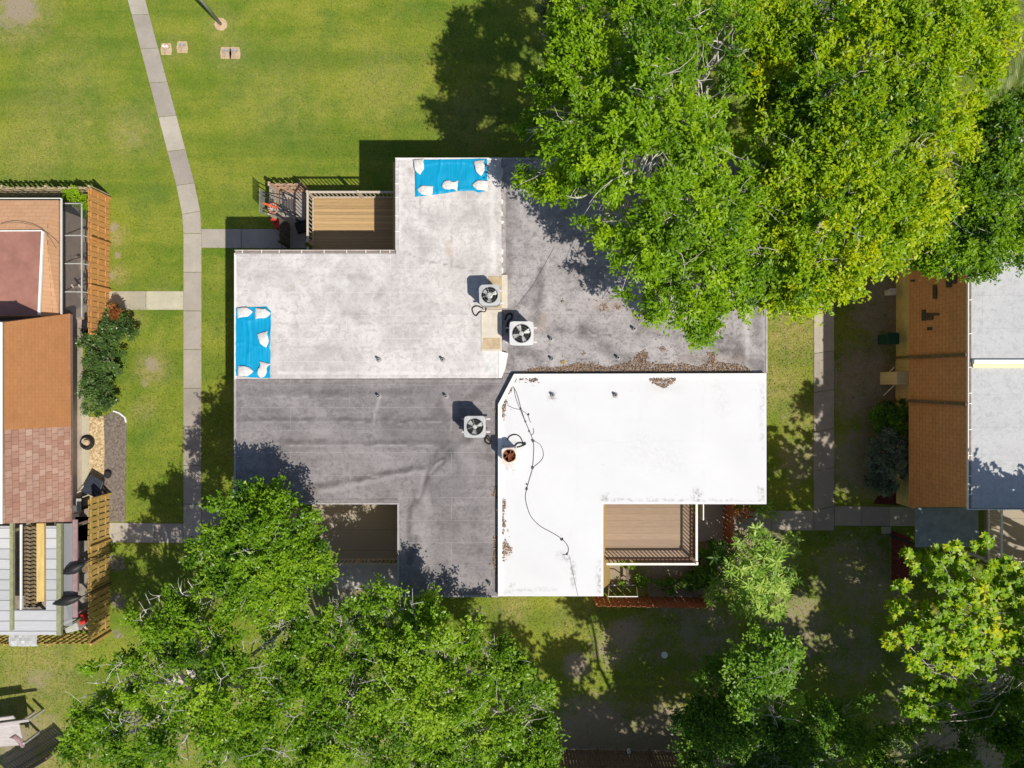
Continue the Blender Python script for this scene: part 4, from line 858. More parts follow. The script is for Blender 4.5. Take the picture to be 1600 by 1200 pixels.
# screened porch between the wing and the orange fence
sp_ = thing('screened_porch', 'dark screened porch frame between orange hip roof and orange fence', 'porch', (-22.3, 6, 0))
MB().box2((-24, 2.9, 0), (-21.4, 9.2, .06)).build('porch_floor', 'floor_dark', sp_)
m = MB(); x0, x1, zp = W(94, 0, 2.0).x, W(128, 0, 1.9).x, 1.9
ys = [W(0, y, zp).y for y in (318, 368, 412, 456)]
xo = x1+.2
for y in ys: m.bar((x0, y, zp), (x1, y, zp), .05); m.bar((x1, y, zp), (xo, y, 1.3), .05); m.bar((xo, y, 0), (xo, y, 1.3), .05)
for x, z in ((x1, zp), (xo, 1.3)): m.bar((x, ys[0], z), (x, 3.3, z), .06)
m.build('frame', 'grey_frame', sp_)
MB().add([(x0, ys[0], zp-.03), (x1, ys[0], zp-.03), (x1, 3.3, zp-.03), (x0, 3.3, zp-.03)], [(0, 1, 2, 3)]).add([(x1, ys[0], zp-.03), (xo, ys[0], 1.27), (xo, 3.3, 1.27), (x1, 3.3, zp-.03)], [(0, 1, 2, 3)]).build('screen', 'screen', sp_)
tag(MB().box2((x0+.2, 8.0, .06), (x1-.3, 7.3, .5)).build('porch_table', 'rail_tan', bevel=.03), 'tan table under the porch screen', 'table')
ch = thing('folding_chair', 'pale wooden chair under the middle of the porch screen', 'chair', (-22.0, 6.1, .06))
MB().box((-22.0, 6.1, .5), (.5, .5, .05), .5).build('seat', 'rail_tan', ch); MB().box((-22.2, 6.35, .8), (.5, .05, .6), .5).build('backrest', 'rail_tan', ch)
m = MB()
for a, b in ((-.2, -.2), (.2, -.2), (.2, .2), (-.2, .2)): m.bar((-22+a, 6.1+b, .06), (-22+a, 6.1+b, .48), .04)
m.build('legs', 'rail_tan', ch)
gr = thing('grill', 'black covered grill between the orange shingle wall and orange fence', 'grill', (-21.4, 2.75, 0))
MB().box((-21.35, 2.9, .55), (.85, .75, 1.1)).build('body', 'black', gr, .06); m = MB(); 
for x in (-21.3, -21.05): m.lathe([(.05, 1.1), (.05, 1.14), (0, 1.14)], (x, 2.75, 0), 10)
m.build('knob', 'cap_white', gr)
st = thing('step_ladder', 'tan wooden step ladder under the lower end of the porch screen', 'ladder', (-21.6, 4.2, 0))
m = MB(); m.bar((-21.7, 3.7, .3), (-21.7, 4.9, 2.0), .06); m.bar((-21.35, 3.7, .3), (-21.35, 4.9, 2.0), .06); m.build('side_rail', 'rail_tan', st)
m = MB()
for k_ in range(5): m.bar((-21.7, 3.8+.25*k_, .42+.35*k_), (-21.35, 3.8+.25*k_, .42+.35*k_), .05)
m.build('rung', 'rail_tan', st)

# lower left covered yard
ly = thing('metal_awning', 'ribbed metal awning roof with olive beams in the lower left yard', 'awning', (-25, -9, 0))
za = 2.6
def plate(px0, py0, px1, py1, z, th, name, mat, root): 
    a, b = W(px0, py0, z), W(px1, py1, z); return MB().box2((a.x, a.y, z-th), (b.x, b.y, z)).build(name, mat, root)
plate(-120, 822, 15, 985, za, .05, 'awning_panel', 'alu', ly); plate(72, 822, 88, 955, za-.02, .05, 'awning_panel', 'alu', ly)
plate(-120, 953, 88, 992, za-.04, .05, 'awning_panel', 'alu', ly)
plate(15.2, 818, 20, 985, za+.08, .16, 'beam', 'green_frame', ly); plate(88.2, 818, 95, 993, za+.05, .16, 'beam', 'green_frame', ly)
for px, py in ((18, 980), (92, 985), (92, 830), (18, 830)): c = W(px, py, za); MB().box((c.x, c.y, za/2), (.12, .12, za)).build('post', 'green_frame', ly)
MB().box2((-36, -12.6, 0), (-21.9, -6.2, .05)).build('yard_floor', 'floor_dark', ly)
o = plate(57, 818, 69, 940, 2.5, .14, 'plank', 'wood_yellow', None); tag(o, 'long yellow timber plank between tile stacks and metal awning', 'plank')
o = plate(31, 820, 33.5, 953, 2.55, .08, 'pole', 'white', None); tag(o, 'long white pole left of the brown tile stacks', 'pole')
for j, (xa, lbx) in enumerate(((36, 'brown rows of stacked roof tiles beside the white pole'), (47, 'brown rows of stacked roof tiles beside the yellow plank'))):
    m = MB(); a, b = W(xa, 822, 2.3), W(xa+10, 950, 2.3); n = 21
    for k_ in range(n):
        y = a.y+(b.y-a.y)*(k_+.5)/n; xm = (a.x+b.x)/2
        m.bar((a.x, y-.06, 2.2), (xm, y+.05, 2.32), .12, .03); m.bar((xm, y+.05, 2.32), (b.x, y-.06, 2.2), .12, .03)
    m.box2((a.x, a.y, 1.9), (b.x, b.y, 2.1)); tag(m.build('tile_stack', 'tile_brown'), lbx, 'tile stack')
cl = thing('clear_canopy', 'clear plastic canopy strip beside the metal awning', 'canopy', (-22.6, -9, 0))
plate(96, 818, 113, 978, 2.3, .02, 'panel', 'clear', cl); plate(113.3, 812, 121, 965, 2.3, .05, 'edge_board', 'purple', cl)
for px, py in ((117, 820), (117, 960)): c = W(px, py, 2.2); MB().box((c.x, c.y, 1.1), (.08, .08, 2.2)).build('post', 'purple', cl)
def umb(label, pts, z0, z1):
    a, b = W(*pts[0], z0), W(*pts[1], z1); root = thing('folded_umbrella', label, 'umbrella', a); v = (b-a); 
    MB().tube([a+v*t for t in (0, .12, .3, .55, .8, 1)], [.03, .12, .22, .26, .16, .02], 10).build('canopy', 'black', root, smooth=True)
    MB().tube([(a.x, a.y, 0), a+Vector((0, 0, .05))], .025, 8).build('pole', 'dark_metal', root)
umb('black folded umbrella leaning over the lower end of the clear canopy', [(128, 932), (82, 944)], 2.45, 2.6)
umb('black folded umbrella leaning over the middle of the clear canopy', [(133, 880), (98, 897)], 2.35, 2.5)
gl = thing('grill', 'grey lidded grill with a red side in the lower left yard corner', 'grill', (-22.3, -12.3, 0))
MB().box((-22.35, -12.25, .55), (.7, .65, 1.0), .25).build('body', 'grey_frame', gl, .08); MB().box((-21.95, -12.0, .7), (.4, .5, .35), .25).build('side_shelf', 'red', gl, .05)
tag(MB().box((-21.5, -10.9, .3), (.4, .5, .6), .4).build('crate', 'fence_red', bevel=.02), 'brown crate beside the golden fence', 'crate')
tag(MB().box((-21.6, -9.3, .9), (.55, .5, .08), .5).box((-21.6, -9.3, .45), (.1, .1, .9)).build('side_table', 'tile_brown'), 'small brown side table on the pebbles', 'table')
pt = thing('flower_pot', 'white pot stand on the pebbles in the golden fenced yard', 'pot', (-21.4, -8.1, 0))
MB().lathe([(.12, 0), (.18, .3), (.15, .3), (.1, .12), (0, .12)], (-21.4, -8.1, .03), 14).build('pot', 'white', pt); MB().lathe([(.14, .12), (.12, .28), (0, .28)], (-21.4, -8.1, .03), 10).build('soil', 'black', pt)
tb = thing('storage_bin', 'black storage bin below the faded shingle wall', 'bin', (-22.3, -6.1, 0)); MB().box((-22.25, -6.15, .4), (.6, .6, .8)).build('body', 'black', tb, .05); MB().box((-22.25, -6.15, .84), (.66, .66, .06)).build('lid', 'grey_frame', tb, .03)
ht = thing('hose_reel', 'round coiled black hose on the pebble bed', 'hose', W(138, 691, 0)); c = W(138, 691, 0)
m = MB()
for k_ in range(4): m.tube([(c.x+(.36-.03*k_)*math.cos(a*.2618), c.y+(.36-.03*k_)*math.sin(a*.2618), .1+.05*k_) for a in range(25)], .035, 6)
m.build('coil', 'rubber', ht); MB().lathe([(.2, .03), (.14, .2), (0, .24)], (c.x, c.y, 0), 14).build('core', 'sandring', ht)
mw = thing('wheelbarrow', 'black wheelbarrow lying against the golden fence corner', 'wheelbarrow', (-21.5, -5.3, 0))
MB().loft([(-21.9, -5.4, .2), (-21.3, -5.7, .2), (-21.1, -5.1, .2), (-21.6, -4.9, .2)], [(-22.1, -5.5, .6), (-21.2, -5.9, .6), (-20.95, -5.0, .6), (-21.6, -4.6, .6)]).build('tray', 'dark_metal', mw, .03)
m = MB(); m.bar((-22.6, -5.7, .65), (-21.4, -5.2, .4), .04); m.bar((-22.4, -5.95, .65), (-21.2, -5.5, .4), .04); m.build('handle', 'rail_tan', mw); MB().lathe([(.18, -.04), (.2, 0), (.18, .04)], (-20.95, -4.7, .2), 14).build('wheel', 'rubber', mw)
tag(MB().tube([W(177, 642, .05), W(186, 645, .05), W(195, 652, .05), W(197, 660, .05)], .05, 6).build('bed_edging', 'white'), 'curved white edging at the top of the mulch bed', 'edging')
m = MB(); rg = random.Random(3)
for k_ in range(6):
    a = W(12+k_*8, 1001+rg.uniform(-4, 4), 1.3); m.box((a.x, a.y, 1.65), (.5, .5, .02), rg.random(), ); 
# crumpled plastic sheet over the bottom fence
me_o = MB(); n = 12; vs = []; 
for i in range(n):
    for j in range(5):
        p = W(14+i*4, 992+j*4.5, 1.7); vs.append((p.x, p.y, 1.72-.02*abs(j-2)+.09*mnoise.noise(Vector((i*.9, j*1.1, 0)))))
fs = [(i*5+j, (i+1)*5+j, (i+1)*5+j+1, i*5+j+1) for i in range(n-1) for j in range(4)]
o = me_o.add(vs, fs).build('plastic_sheet', 'ac_grey'); s_ = o.modifiers.new('thickness', 'SOLIDIFY'); s_.thickness = .01; tag(o, 'crumpled grey plastic sheet hung over the low tan fence', 'plastic sheet')

# bottom-left play structure of weathered planks
ps = thing('garden_swing', 'weathered pale plank swing bench in the lower left corner', 'swing', (-25.8, -18, 0))
q = [W(-40, 1150, 1.2), W(-40, 1126, 1.9), W(30, 1123, 1.9), W(38, 1164, 1.2), W(-40, 1170, 1.2)]
MB().slab([W(-40, 1170, 1.1), W(37, 1164, 1.1), W(29, 1128, 1.5), W(-40, 1140, 1.5)], .06).build('seat', 'wood_white', ps)
MB().bar(W(-40, 1137, 1.7), W(46, 1125, 1.7), .12).build('top_rail', 'wood_white', ps)
MB().slab([W(-40, 1132, 1.6), W(24, 1124, 1.6), W(20, 1119, 1.75), W(-40, 1127, 1.75)], .05).build('backrest', 'wood_white', ps)
for px, py in ((37, 1162), (29, 1130), (44, 1126)): c = W(px, py, 1.2); MB().bar((c.x, c.y, 0), (c.x, c.y, 1.2), .1).build('leg', 'wood_white', ps)
m = MB(); m.tube([W(16, 1152, 1.2), W(24, 1151, 1.3), W(31, 1156, 1.2), W(36, 1166, 1.0)], [.05, .12, .14, .1], 8); m.build('armrest', 'purple', ps)

# ------------------------------------------------------------------ right neighbour
rb_ = thing('right_building', 'two storey building with brown shingled wall and grey flat roof at the right edge', 'building', (20, 1, 0))
ZR = 6.8
facade(rb_, 'shingle_wall', 'shingle_brown', [(1420, 388, 2.2), (1420, 560, 2.2), (1511, 556, ZR-.1), (1511, 388, ZR-.1)], label='brown shingle wall with missing dark shingles')
facade(rb_, 'shingle_wall', 'shingle_brown', [(1420, 560.5, 2.2), (1420, 792, 2.2), (1511, 792, ZR-.1), (1511, 556.5, ZR-.1)])
a, b = W(1512, 388, ZR), W(1512, 792, ZR)
MB().box2((a.x+.12, a.y-.05, 2.2), (36, b.y+.05, ZR-.02)).build('wall', 'mustard', rb_)
c1, c2 = W(1400, 398, 0), W(1400, 700, 0)
MB().box2((20.0, 7.2, 0), (30, -6.2, 2.16)).build('ground_floor_wall', 'mustard', rb_)
y1 = W(1516, 562, ZR).y; y2 = W(1516, 575, ZR).y
MB().box2((a.x+.12, a.y+.05, ZR-.2), (36, y1, ZR+.05)).build('roof', 'flat_grey', rb_); MB().box2((a.x+.12, y2, ZR-.2), (36, b.y-.05, ZR)).build('roof', 'flat_grey', rb_)
MB().box2((a.x+.15, y1, ZR-.1), (36, (y1+y2)/2, ZR+.2)).build('parapet', 'cap_white', rb_, .02); MB().box2((a.x+.15, (y1+y2)/2-.002, ZR-.1), (36, y2, ZR+.12)).build('parapet', 'cap_yellow', rb_, .02)
m, d, h = MB(), MB(), MB()
m.bar((a.x+.0, a.y, ZR), (a.x, b.y-.1, ZR), .03, .1); d.bar((a.x+.075, a.y-.02, ZR+.02), (a.x+.075, b.y-.12, ZR+.02), .115, .02)
for t in (.2, .33, .46, .56, .6, .7, .8, .88, .95): y = a.y+(b.y-a.y)*t; MB().bar((a.x-.02, y, ZR+.06), (a.x+.14, y, ZR+.06), .035, .02).build('gutter_hanger', 'cap_white', rb_)
m.bar((a.x, b.y-.1, ZR), (30, b.y-.1, ZR), .03, .1); d.bar((a.x+.12, b.y-.05, ZR-.04), (30, b.y-.05, ZR-.04), .08, .02)
m.build('gutter', 'cap_white', rb_); d.build('gutter_bed', 'gutter_in', rb_)
for (ya, yb) in ((557, 553), (625, 630)):
    p, q = W(1418, ya+1, 2.3), W(1512, yb+1, ZR); MB().bar(p+Vector((-.05, 0, 0)), q+Vector((-.05, 0, 0)), .07, .14, (0, 1, 0)).build('downpipe', 'tile_brown', rb_)
    z0 = W(1400, ya+2, 0); MB().bar((19.93, z0.y, .0), (19.93, z0.y*.98, 2.2), .1).build('downpipe', 'tile_brown', rb_)
# missing shingles: dark felt patches proud of the wall
m = MB()
def felt(x0, y0, x1, y1):
    def pt(px, py):
        z = HC-19.40*F/(px-800); t = (z-2.2)/(ZR-2.2); v = W(px, py, z); return Vector((19.437-.069*t-.03, v.y, v.z))
    MB().slab([pt(x0, y0), pt(x0, y1), pt(x1, y1), pt(x1, y0)], .01).build('missing_shingle', 'felt', rb_)
for r_ in ((1440, 404.5, 1448, 415), (1479, 425, 1487, 449), (1487.5, 429, 1495, 443), (1458, 445, 1464, 467), (1440, 484, 1446, 501), (1446.3, 489, 1458, 500), (1458.3, 489, 1467, 493), (1449, 511, 1456, 516), (1422, 437, 1429, 440)): felt(*r_)
bx = thing('bay_box', 'cream sided box jutting from the mustard wall', 'bay', (19.6, .3, 0))
a, b = W(1391, 581, 1.0), W(1417, 601, 1.0); MB().box2((a.x, a.y, 0), (20.02, b.y, 1.6)).build('box', 'cream_box', bx, .01)
MB().box2((19.97, W(0, 563, 1).y, 0), (20.03, W(0, 622, 1).y, 2.1)).build('back_panel', 'cream_box', bx)
for yy, lbx in ((582, 'white bracket pole above the cream box'), (610, 'white bracket pole below the cream box')):
    p, q = W(1397, yy-8, .9), W(1381, yy+8, .05); tag(MB().tube([p, q], .03, 8).build('bracket_pole', 'white'), lbx, 'pole')
def bin_(label, px, py, mat, s, h):
    c = W(px, py, h); r_ = thing('wheelie_bin' if h > .9 else 'meter_box', label, 'bin' if h > .9 else 'box', (c.x, c.y, 0))
    MB().loft([(c.x-s*.42, c.y-s*.42, 0), (c.x+s*.42, c.y-s*.42, 0), (c.x+s*.42, c.y+s*.42, 0), (c.x-s*.42, c.y+s*.42, 0)], [(c.x-s*.5, c.y-s*.5, h), (c.x+s*.5, c.y-s*.5, h), (c.x+s*.5, c.y+s*.5, h), (c.x-s*.5, c.y+s*.5, h)]).build('body', mat, r_, .03)
    MB().box((c.x, c.y, h+.035), (s*1.08, s*1.08, .06)).build('lid', mat, r_, .025)
    MB().bar((c.x+s*.56, c.y-s*.4, h-.02), (c.x+s*.56, c.y+s*.4, h-.02), .05).build('handle', mat, r_)
    return r_
bin_('dark green wheelie bin against the mustard wall', 1395, 529, 'green_bin', .55, 1.05)
bin_('small white utility box against the mustard wall', 1395, 456, 'ac_white', .32, .6)
na = thing('shadowed_awning', 'flat navy awning speckled with sun below the brown shingled building', 'awning', (21, -7.3, 0))
plate(1431, 793, 1529, 855, 2.5, .08, 'canopy', 'shadowed', na)
for px, py in ((1433, 852), (1526, 852)): c = W(px, py, 2.4); MB().box((c.x, c.y, 1.2), (.1, .1, 2.4)).build('post', 'dark_metal', na)
deck('pale board deck with white railings in the right edge corner', [(22.9, -5.5), (30, -5.5), (30, -8.6), (22.9, -8.6)], 2.7, 'deck_ply',
     [((22.95, -5.6), (22.95, -8.55)), ((22.95, -8.55), (30, -8.55))], [(1.0,), ()], 'rail_white', 'rail_white', [(23, -8.5)], .2)
EXCL.append([(19.6, 7.4), (36, 7.4), (36, -8.8), (19.6, -8.8)])

# ------------------------------------------------------------------ small lawn things
pl = thing('light_pole', 'tall grey pole casting a thin shadow at the top of the lawn', 'pole', W(345, 38, 0)); b = W(345, 38, 0)
MB().tube([b, b+Vector((0, 0, 6.5))], [.09, .06], 12).build('shaft', 'pole', pl, smooth=True); MB().box((b.x, b.y+.2, 6.5), (.2, .6, .1)).build('lamp_head', 'pole', pl, .03)
MB().lathe([(.34, 0), (.33, .03), (0, .05)], b, 18).build('sandy_base', 'sandring', pl)
for i, (px, py, lbx) in enumerate(((260, 77, 'square tan irrigation valve box nearest the footpath'), (285, 74, 'tan irrigation valve box between the footpath box and the pole'), (353, 83, 'dark valve box left in the pair below the pole'), (367, 83, 'dark valve box right in the pair below the pole'))):
    c = W(px, py); rg = random.Random(i); v = thing('valve_box', lbx, 'valve box', c, 'valve boxes in the lawn')
    MB().prism([(c.x+x, c.y+y) for x, y in ((-.26, -.3), (.26, -.3), (.3, -.05), (.24, .3), (-.24, .3), (-.29, 0))], -.05, .025).build('surround', 'sandring', v)
    MB().box((c.x, c.y, .04), (.34, .42, .05)).build('lid', 'utility', v, .02)
    m = MB()
    for k_ in range(2): m.lathe([(.06, .0), (.06, .1), (0, .1)], (c.x-.08+.16*k_, c.y+.1, .06), 10)
    m.build('valve_cap', 'ac_dark' if i else 'white', v)
mh = thing('cleanout_cap', 'small round white drain cap in the shaded grass', 'drain cap', W(1038, 1023)); c = W(1038, 1023)
MB().lathe([(.17, 0), (.17, .05), (.11, .05), (.11, .03), (0, .03)], c, 18).build('ring', 'white', mh); MB().lathe([(.06, .03), (.06, .06), (0, .06)], c, 12).build('plug', 'white', mh)
# duck on the bare ground
dk = W(981, 1171); m = MB(); m.tube([(dk.x, dk.y-.26, .3), (dk.x, dk.y-.12, .27), (dk.x+.01, dk.y+.03, .26), (dk.x, dk.y+.14, .3), (dk.x-.03, dk.y+.17, .42), (dk.x-.04, dk.y+.24, .47), (dk.x-.05, dk.y+.31, .46)], [.03, .11, .13, .08, .045, .055, .02], 10)
dk_o = thing('duck', 'black and white duck standing on the shaded bare ground', 'duck', dk); m.build('body', 'duck_white', dk_o, smooth=True)
m = MB()
for s in (-1, 1): m.tube([(dk.x+s*.1, dk.y+.06, .3), (dk.x+s*.13, dk.y-.08, .29), (dk.x+s*.06, dk.y-.28, .31)], [.03, .06, .015], 8)
m.build('wing', 'black', dk_o, smooth=True); m = MB()
for s in (-1, 1): m.bar((dk.x+s*.05, dk.y, 0), (dk.x+s*.05, dk.y, .2), .02)
m.build('leg', 'wood_yellow', dk_o)
bd = W(972, 893, 0); tag(MB().bar((bd.x+.2, bd.y+.3, .5), (bd.x+.2, bd.y-.5, .5), .14, .05).bar((bd.x+.2, bd.y+.2, 0), (bd.x+.2, bd.y+.2, .48), .1).build('garden_bench', 'fence_brown'), 'narrow dark plank bench in the lower right yard', 'bench')

# ------------------------------------------------------------------ vegetation
def sprays(rg, C, Dr, ln, m, spread, droop=.0):
    """leaves along n twigs: returns centres, axes, normals, twig index"""
    n = len(C); k = np.repeat(np.arange(n), m); u = rg.random(n*m)
    base = C[k]+Dr[k]*(u*ln[k])[:, None]+rg.normal(0, 1, (n*m, 3))*spread[k][:, None]*np.array([1, 1, .7])
    D = Dr[k]*.9+rg.normal(0, .75, (n*m, 3))*np.array([1, 1, .55]); D[:, 2] -= droop
    N = rg.normal(0, .24, (n*m, 3))+np.array([0, 0, 1.0])
    return base, D, N, k
def limb(m, a, b, r0, r1, rg, n=6, wob=.12):
    a, b = Vector(a), Vector(b); L = (b-a).length; pts = []; 
    o1 = Vector((rg.normal(0, 1), rg.normal(0, 1), rg.normal(0, .4)))*wob*L*.5
    for i in range(n):
        t = i/(n-1); p = a.lerp(b, t); p += o1*math.sin(math.pi*t); p.z += .10*L*math.sin(math.pi*t)
        if 0 < i < n-1: p += Vector((rg.normal(0, 1), rg.normal(0, 1), rg.normal(0, .5)))*wob*.14*L
        pts.append(p)
    m.tube(pts, [r0+(r1-r0)*i/(n-1) for i in range(n)], 6 if r0 > .06 else 4, cap=False); return pts
def tree(name, label, base, lobes, seed, leaf='oak_leaf', bark='bark', dens=62, leafL=.175, leafW=.076, m=18, ln=.62, spread=.09, cut=-.18, tr=.22, group=None, flat=.55, bare=5, tint_shift=0.0, cat='tree', yellow=()):
    rg = np.random.default_rng(seed); b = W(*base); root = thing(name, label, cat, b, group)
    LB = []
    for l in lobes:
        c = W(l[0], l[1], l[3]); LB.append((np.array(c), l[2]*(HC-l[3])/F, l[4] if len(l) > 4 else 0.0))
    cen = np.mean([c for c, r, t in LB], 0); zf = max(.8, min(c[2] for c, r, t in LB)*.45)
    mb = MB(); fork = Vector((b.x*.7+cen[0]*.3, b.y*.7+cen[1]*.3, zf))
    limb(mb, b-Vector((0, 0, .2)), fork, tr*1.15, tr*.85, rg, 6, .05)
    CC, DD, LN, SP, TT = [], [], [], [], []
    for c, r, tsh in LB:
        pts = limb(mb, fork, c-np.array([0, 0, r*.25]), tr*.5, max(.03, tr*.16), rg, 7, .12)
        for k in range(bare+int(r*2)):
            d = rg.normal(0, 1, 3); d[2] = abs(d[2])*.6+.05; d /= np.linalg.norm(d); s = pts[rg.integers(4, 7)]
            e = c+d*r*rg.uniform(.6, .98)*np.array([1, 1, flat*1.25]); p2 = limb(mb, s, e, max(.022, tr*.11), .008, rg, 5, .2)
            for q_ in range(2):
                s2 = p2[rg.integers(2, 4)]; e2 = Vector(s2)+Vector((rg.normal(0, .45), rg.normal(0, .45), rg.normal(.12, .2)))*min(1, r); limb(mb, s2, e2, max(.012, tr*.05), .005, rg, 4, .2)
        n = max(5, int(dens*.20*r*r*1.5)); d = rg.normal(0, 1, (n, 3)); d[:, 2] = d[:, 2]*.8+.2; d /= np.linalg.norm(d, axis=1, keepdims=True)
        p = c+d*(r*rg.random(n)**.42)[:, None]*np.array([1, 1, flat])
        keep = np.array([mnoise.noise(Vector((q_[0]*.75+seed, q_[1]*.75, q_[2]*.9)))+.45*mnoise.noise(Vector((q_[0]*2.1, q_[1]*2.1+seed, q_[2]*2.1))) > cut for q_ in p]); p, d = p[keep], d[keep]
        if not len(p): continue
        # every clump is a tuft of twigs radiating outward and up from its own centre
        ns = 8; kk = np.repeat(np.arange(len(p)), ns); out = d*.8+(p-cen)/np.linalg.norm(p-cen, axis=1, keepdims=True)*.6
        dr = out[kk]*.55+rg.normal(0, .75, (len(kk), 3)); dr[:, 2] = dr[:, 2]*.55+.15; dr /= np.linalg.norm(dr, axis=1, keepdims=True)
        CC.append(p[kk]+dr*.05); DD.append(dr); LN.append(rg.uniform(.45, 1.2, len(kk))*ln); SP.append(rg.uniform(.5, 1.2, len(kk))*spread)
        tt = rg.normal(.45+tsh+tint_shift, .17, len(p))+.3*np.array([mnoise.noise(Vector((q_[0]*.5, q_[1]*.5, seed+q_[2]*.3))) for q_ in p]); TT.append(tt[kk])
    CC, DD, LN, SP, TT = map(np.concatenate, (CC, DD, LN, SP, TT))
    C, D, N, k = sprays(rg, CC, DD, LN, m, SP)
    nn = len(C); Lf = rg.uniform(.65, 1.25, nn)*leafL; Wf = rg.uniform(.8, 1.2, nn)*leafW
    mb.build('trunk', bark, root)
    leaf_mesh('crown', leaf, C, D, N, Lf, Wf, TT[k]+rg.normal(0, .10, nn), root, off=b)
    return root
OAK = [(868, 118, 46, 9.5), (905, 50, 50, 10), (850, 210, 36, 9), (930, 110, 62, 11.5), (985, 40, 66, 11.5), (1060, 20, 60, 11.5), (1130, 60, 52, 11), (1110, 130, 58, 11.5), (925, 200, 68, 12), (1015, 140, 78, 13), (1085, 215, 66, 12.5),
       (838, 280, 26, 8.8), (880, 270, 45, 9.6), (920, 300, 50, 10.3), (1000, 260, 78, 12.8), (1075, 310, 72, 12.2), (1130, 300, 50, 11.5), (975, 360, 45, 10.6), (1040, 380, 62, 11.3), (1115, 395, 60, 11), (1000, 430, 40, 10), (1065, 460, 50, 10.3), (1020, 495, 28, 9.5), (1085, 520, 30, 9.4), (1130, 455, 42, 10), (1160, 410, 42, 10.4), (1100, 490, 36, 9.8)]
tree('oak_tree', 'wide bright green oak spreading over the pale grey roof', (1030, 190), OAK, 11, 'oak_leaf', tr=.36, dens=72, bare=6, cut=-.12)
TOP = [(1185, 150, 36, 9), (1190, 100, 30, 9.5), (1195, 45, 46, 10.5), (1250, 60, 50, 11), (1225, 115, 42, 10.5, .3), (1310, 40, 62, 11.5), (1320, 130, 64, 12), (1390, 60, 66, 12), (1400, 150, 62, 12), (1460, 60, 60, 12, .1), (1500, 110, 52, 11.5, .25), (1530, 50, 52, 11.5, .3), (1455, 180, 50, 11.5, .1), (1270, 180, 48, 11)]
tree('tall_tree', 'green tree turning yellow toward the top right palm', (1370, 160), TOP, 12, 'yellow_leaf', tr=.3, dens=84, cut=-.3, tint_shift=-.06)
MIDT = [(1180, 300, 34, 9.3), (1175, 215, 26, 9), (1195, 350, 34, 9.5), (1215, 240, 50, 10.5), (1270, 260, 62, 11.5), (1340, 250, 66, 12), (1420, 240, 56, 11.5), (1470, 225, 36, 11, .3), (1225, 330, 56, 10.5, .05), (1300, 340, 66, 11.5, .1), (1370, 330, 56, 11.3, .05), (1430, 300, 50, 11.2, .15), (1200, 400, 46, 10), (1270, 410, 58, 10.5, .2), (1330, 400, 50, 10.6, .25), (1415, 360, 45, 10.5, .1), (1400, 400, 30, 9.8, .15), (1190, 455, 34, 9.5), (1240, 455, 42, 9.8, .25), (1300, 440, 26, 9.8, .3), (1350, 190, 52, 12)]
tree('tall_tree', 'dense yellow green tree leaning toward the right footpath', (1330, 300), MIDT, 13, 'yellow_leaf', tr=.3, dens=84, cut=-.3, tint_shift=-.02)
RT = [(1520, 215, 40, 8.5), (1575, 190, 45, 9), (1490, 300, 42, 8.5), (1540, 290, 48, 9), (1590, 270, 44, 9), (1480, 360, 40, 8.6), (1530, 350, 46, 9), (1585, 345, 42, 9), (1470, 400, 34, 8.5), (1515, 400, 34, 8.5), (1555, 395, 30, 8.3), (1600, 390, 30, 8.3), (1440, 385, 22, 8.2)]
tree('dark_tree', 'darker green tree overhanging the top of the right building', (1540, 260), RT, 14, 'oak_leaf', tr=.22, dens=74, cut=-.3, tint_shift=-.15)
tree('grey_green_tree', 'small grey green tree beside the big oak at the top edge', (870, 60), [(862, 15, 20, 6), (885, 30, 22, 6.3), (868, 45, 18, 6), (905, 10, 20, 6.2), (880, -15, 24, 6)], 15, 'olive_leaf', tr=.1, dens=110, leafL=.12, leafW=.07, m=16, ln=.3, spread=.12, bare=1)
SW1 = [(400, 785, 34, 8.6), (365, 815, 34, 8.6), (440, 815, 42, 9), (350, 855, 40, 8.6), (405, 855, 52, 9.4), (465, 860, 42, 9), (325, 870, 24, 8.2), (390, 905, 44, 8.9), (440, 905, 44, 8.9), (490, 890, 26, 8.4), (370, 890, 36, 8.6), (450, 930, 24, 8.4), (415, 770, 20, 8.4)]
tree('oak_tree', 'round bright green oak at the lower left corner of the dark roof', (430, 830), SW1, 21, 'sw_leaf', tr=.2, dens=88, leafL=.15, leafW=.076, m=18, bare=2, cut=-.3)
SW2 = [(245, 945, 38, 8), (300, 935, 36, 8.2), (270, 985, 40, 8.2), (330, 990, 46, 8.8), (340, 925, 30, 8), (150, 1085, 42, 7.5), (205, 1060, 46, 8), (190, 1120, 46, 8.2), (265, 1080, 54, 9), (335, 1070, 56, 9.3), (400, 1040, 52, 9), (440, 985, 42, 8.5), (140, 1160, 38, 7.8), (215, 1180, 46, 8.3), (290, 1150, 54, 9), (370, 1140, 56, 9.3), (440, 1100, 52, 9), (340, 1200, 48, 9), (430, 1185, 50, 9), (240, 1015, 32, 8)]
tree('oak_tree', 'broad green oak filling the lower left corner below the footpath', (330, 1060), SW2, 22, 'sw_leaf', tr=.3, dens=78, leafL=.155, leafW=.076, m=18, bare=6, cut=.03)
SW3 = [(500, 1000, 34, 8), (540, 930, 26, 7.6), (500, 1070, 42, 8.4), (530, 960, 30, 7.8), (505, 1140, 46, 8.6), (560, 1180, 46, 8.6), (490, 1195, 40, 8.4), (570, 980, 26, 7.8)]
tree('oak_tree', 'thin oak with bare pale limbs left of the dark gap in the lower trees', (545, 1090), SW3+[(548, 1125, 40, 8.2), (560, 1045, 24, 7.8), (585, 945, 26, 8.4), (545, 1060, 30, 6.5), (560, 1000, 24, 7.6)], 23, 'sw_leaf', tr=.22, dens=72, leafL=.155, leafW=.076, m=18, bare=7, cut=-.02)
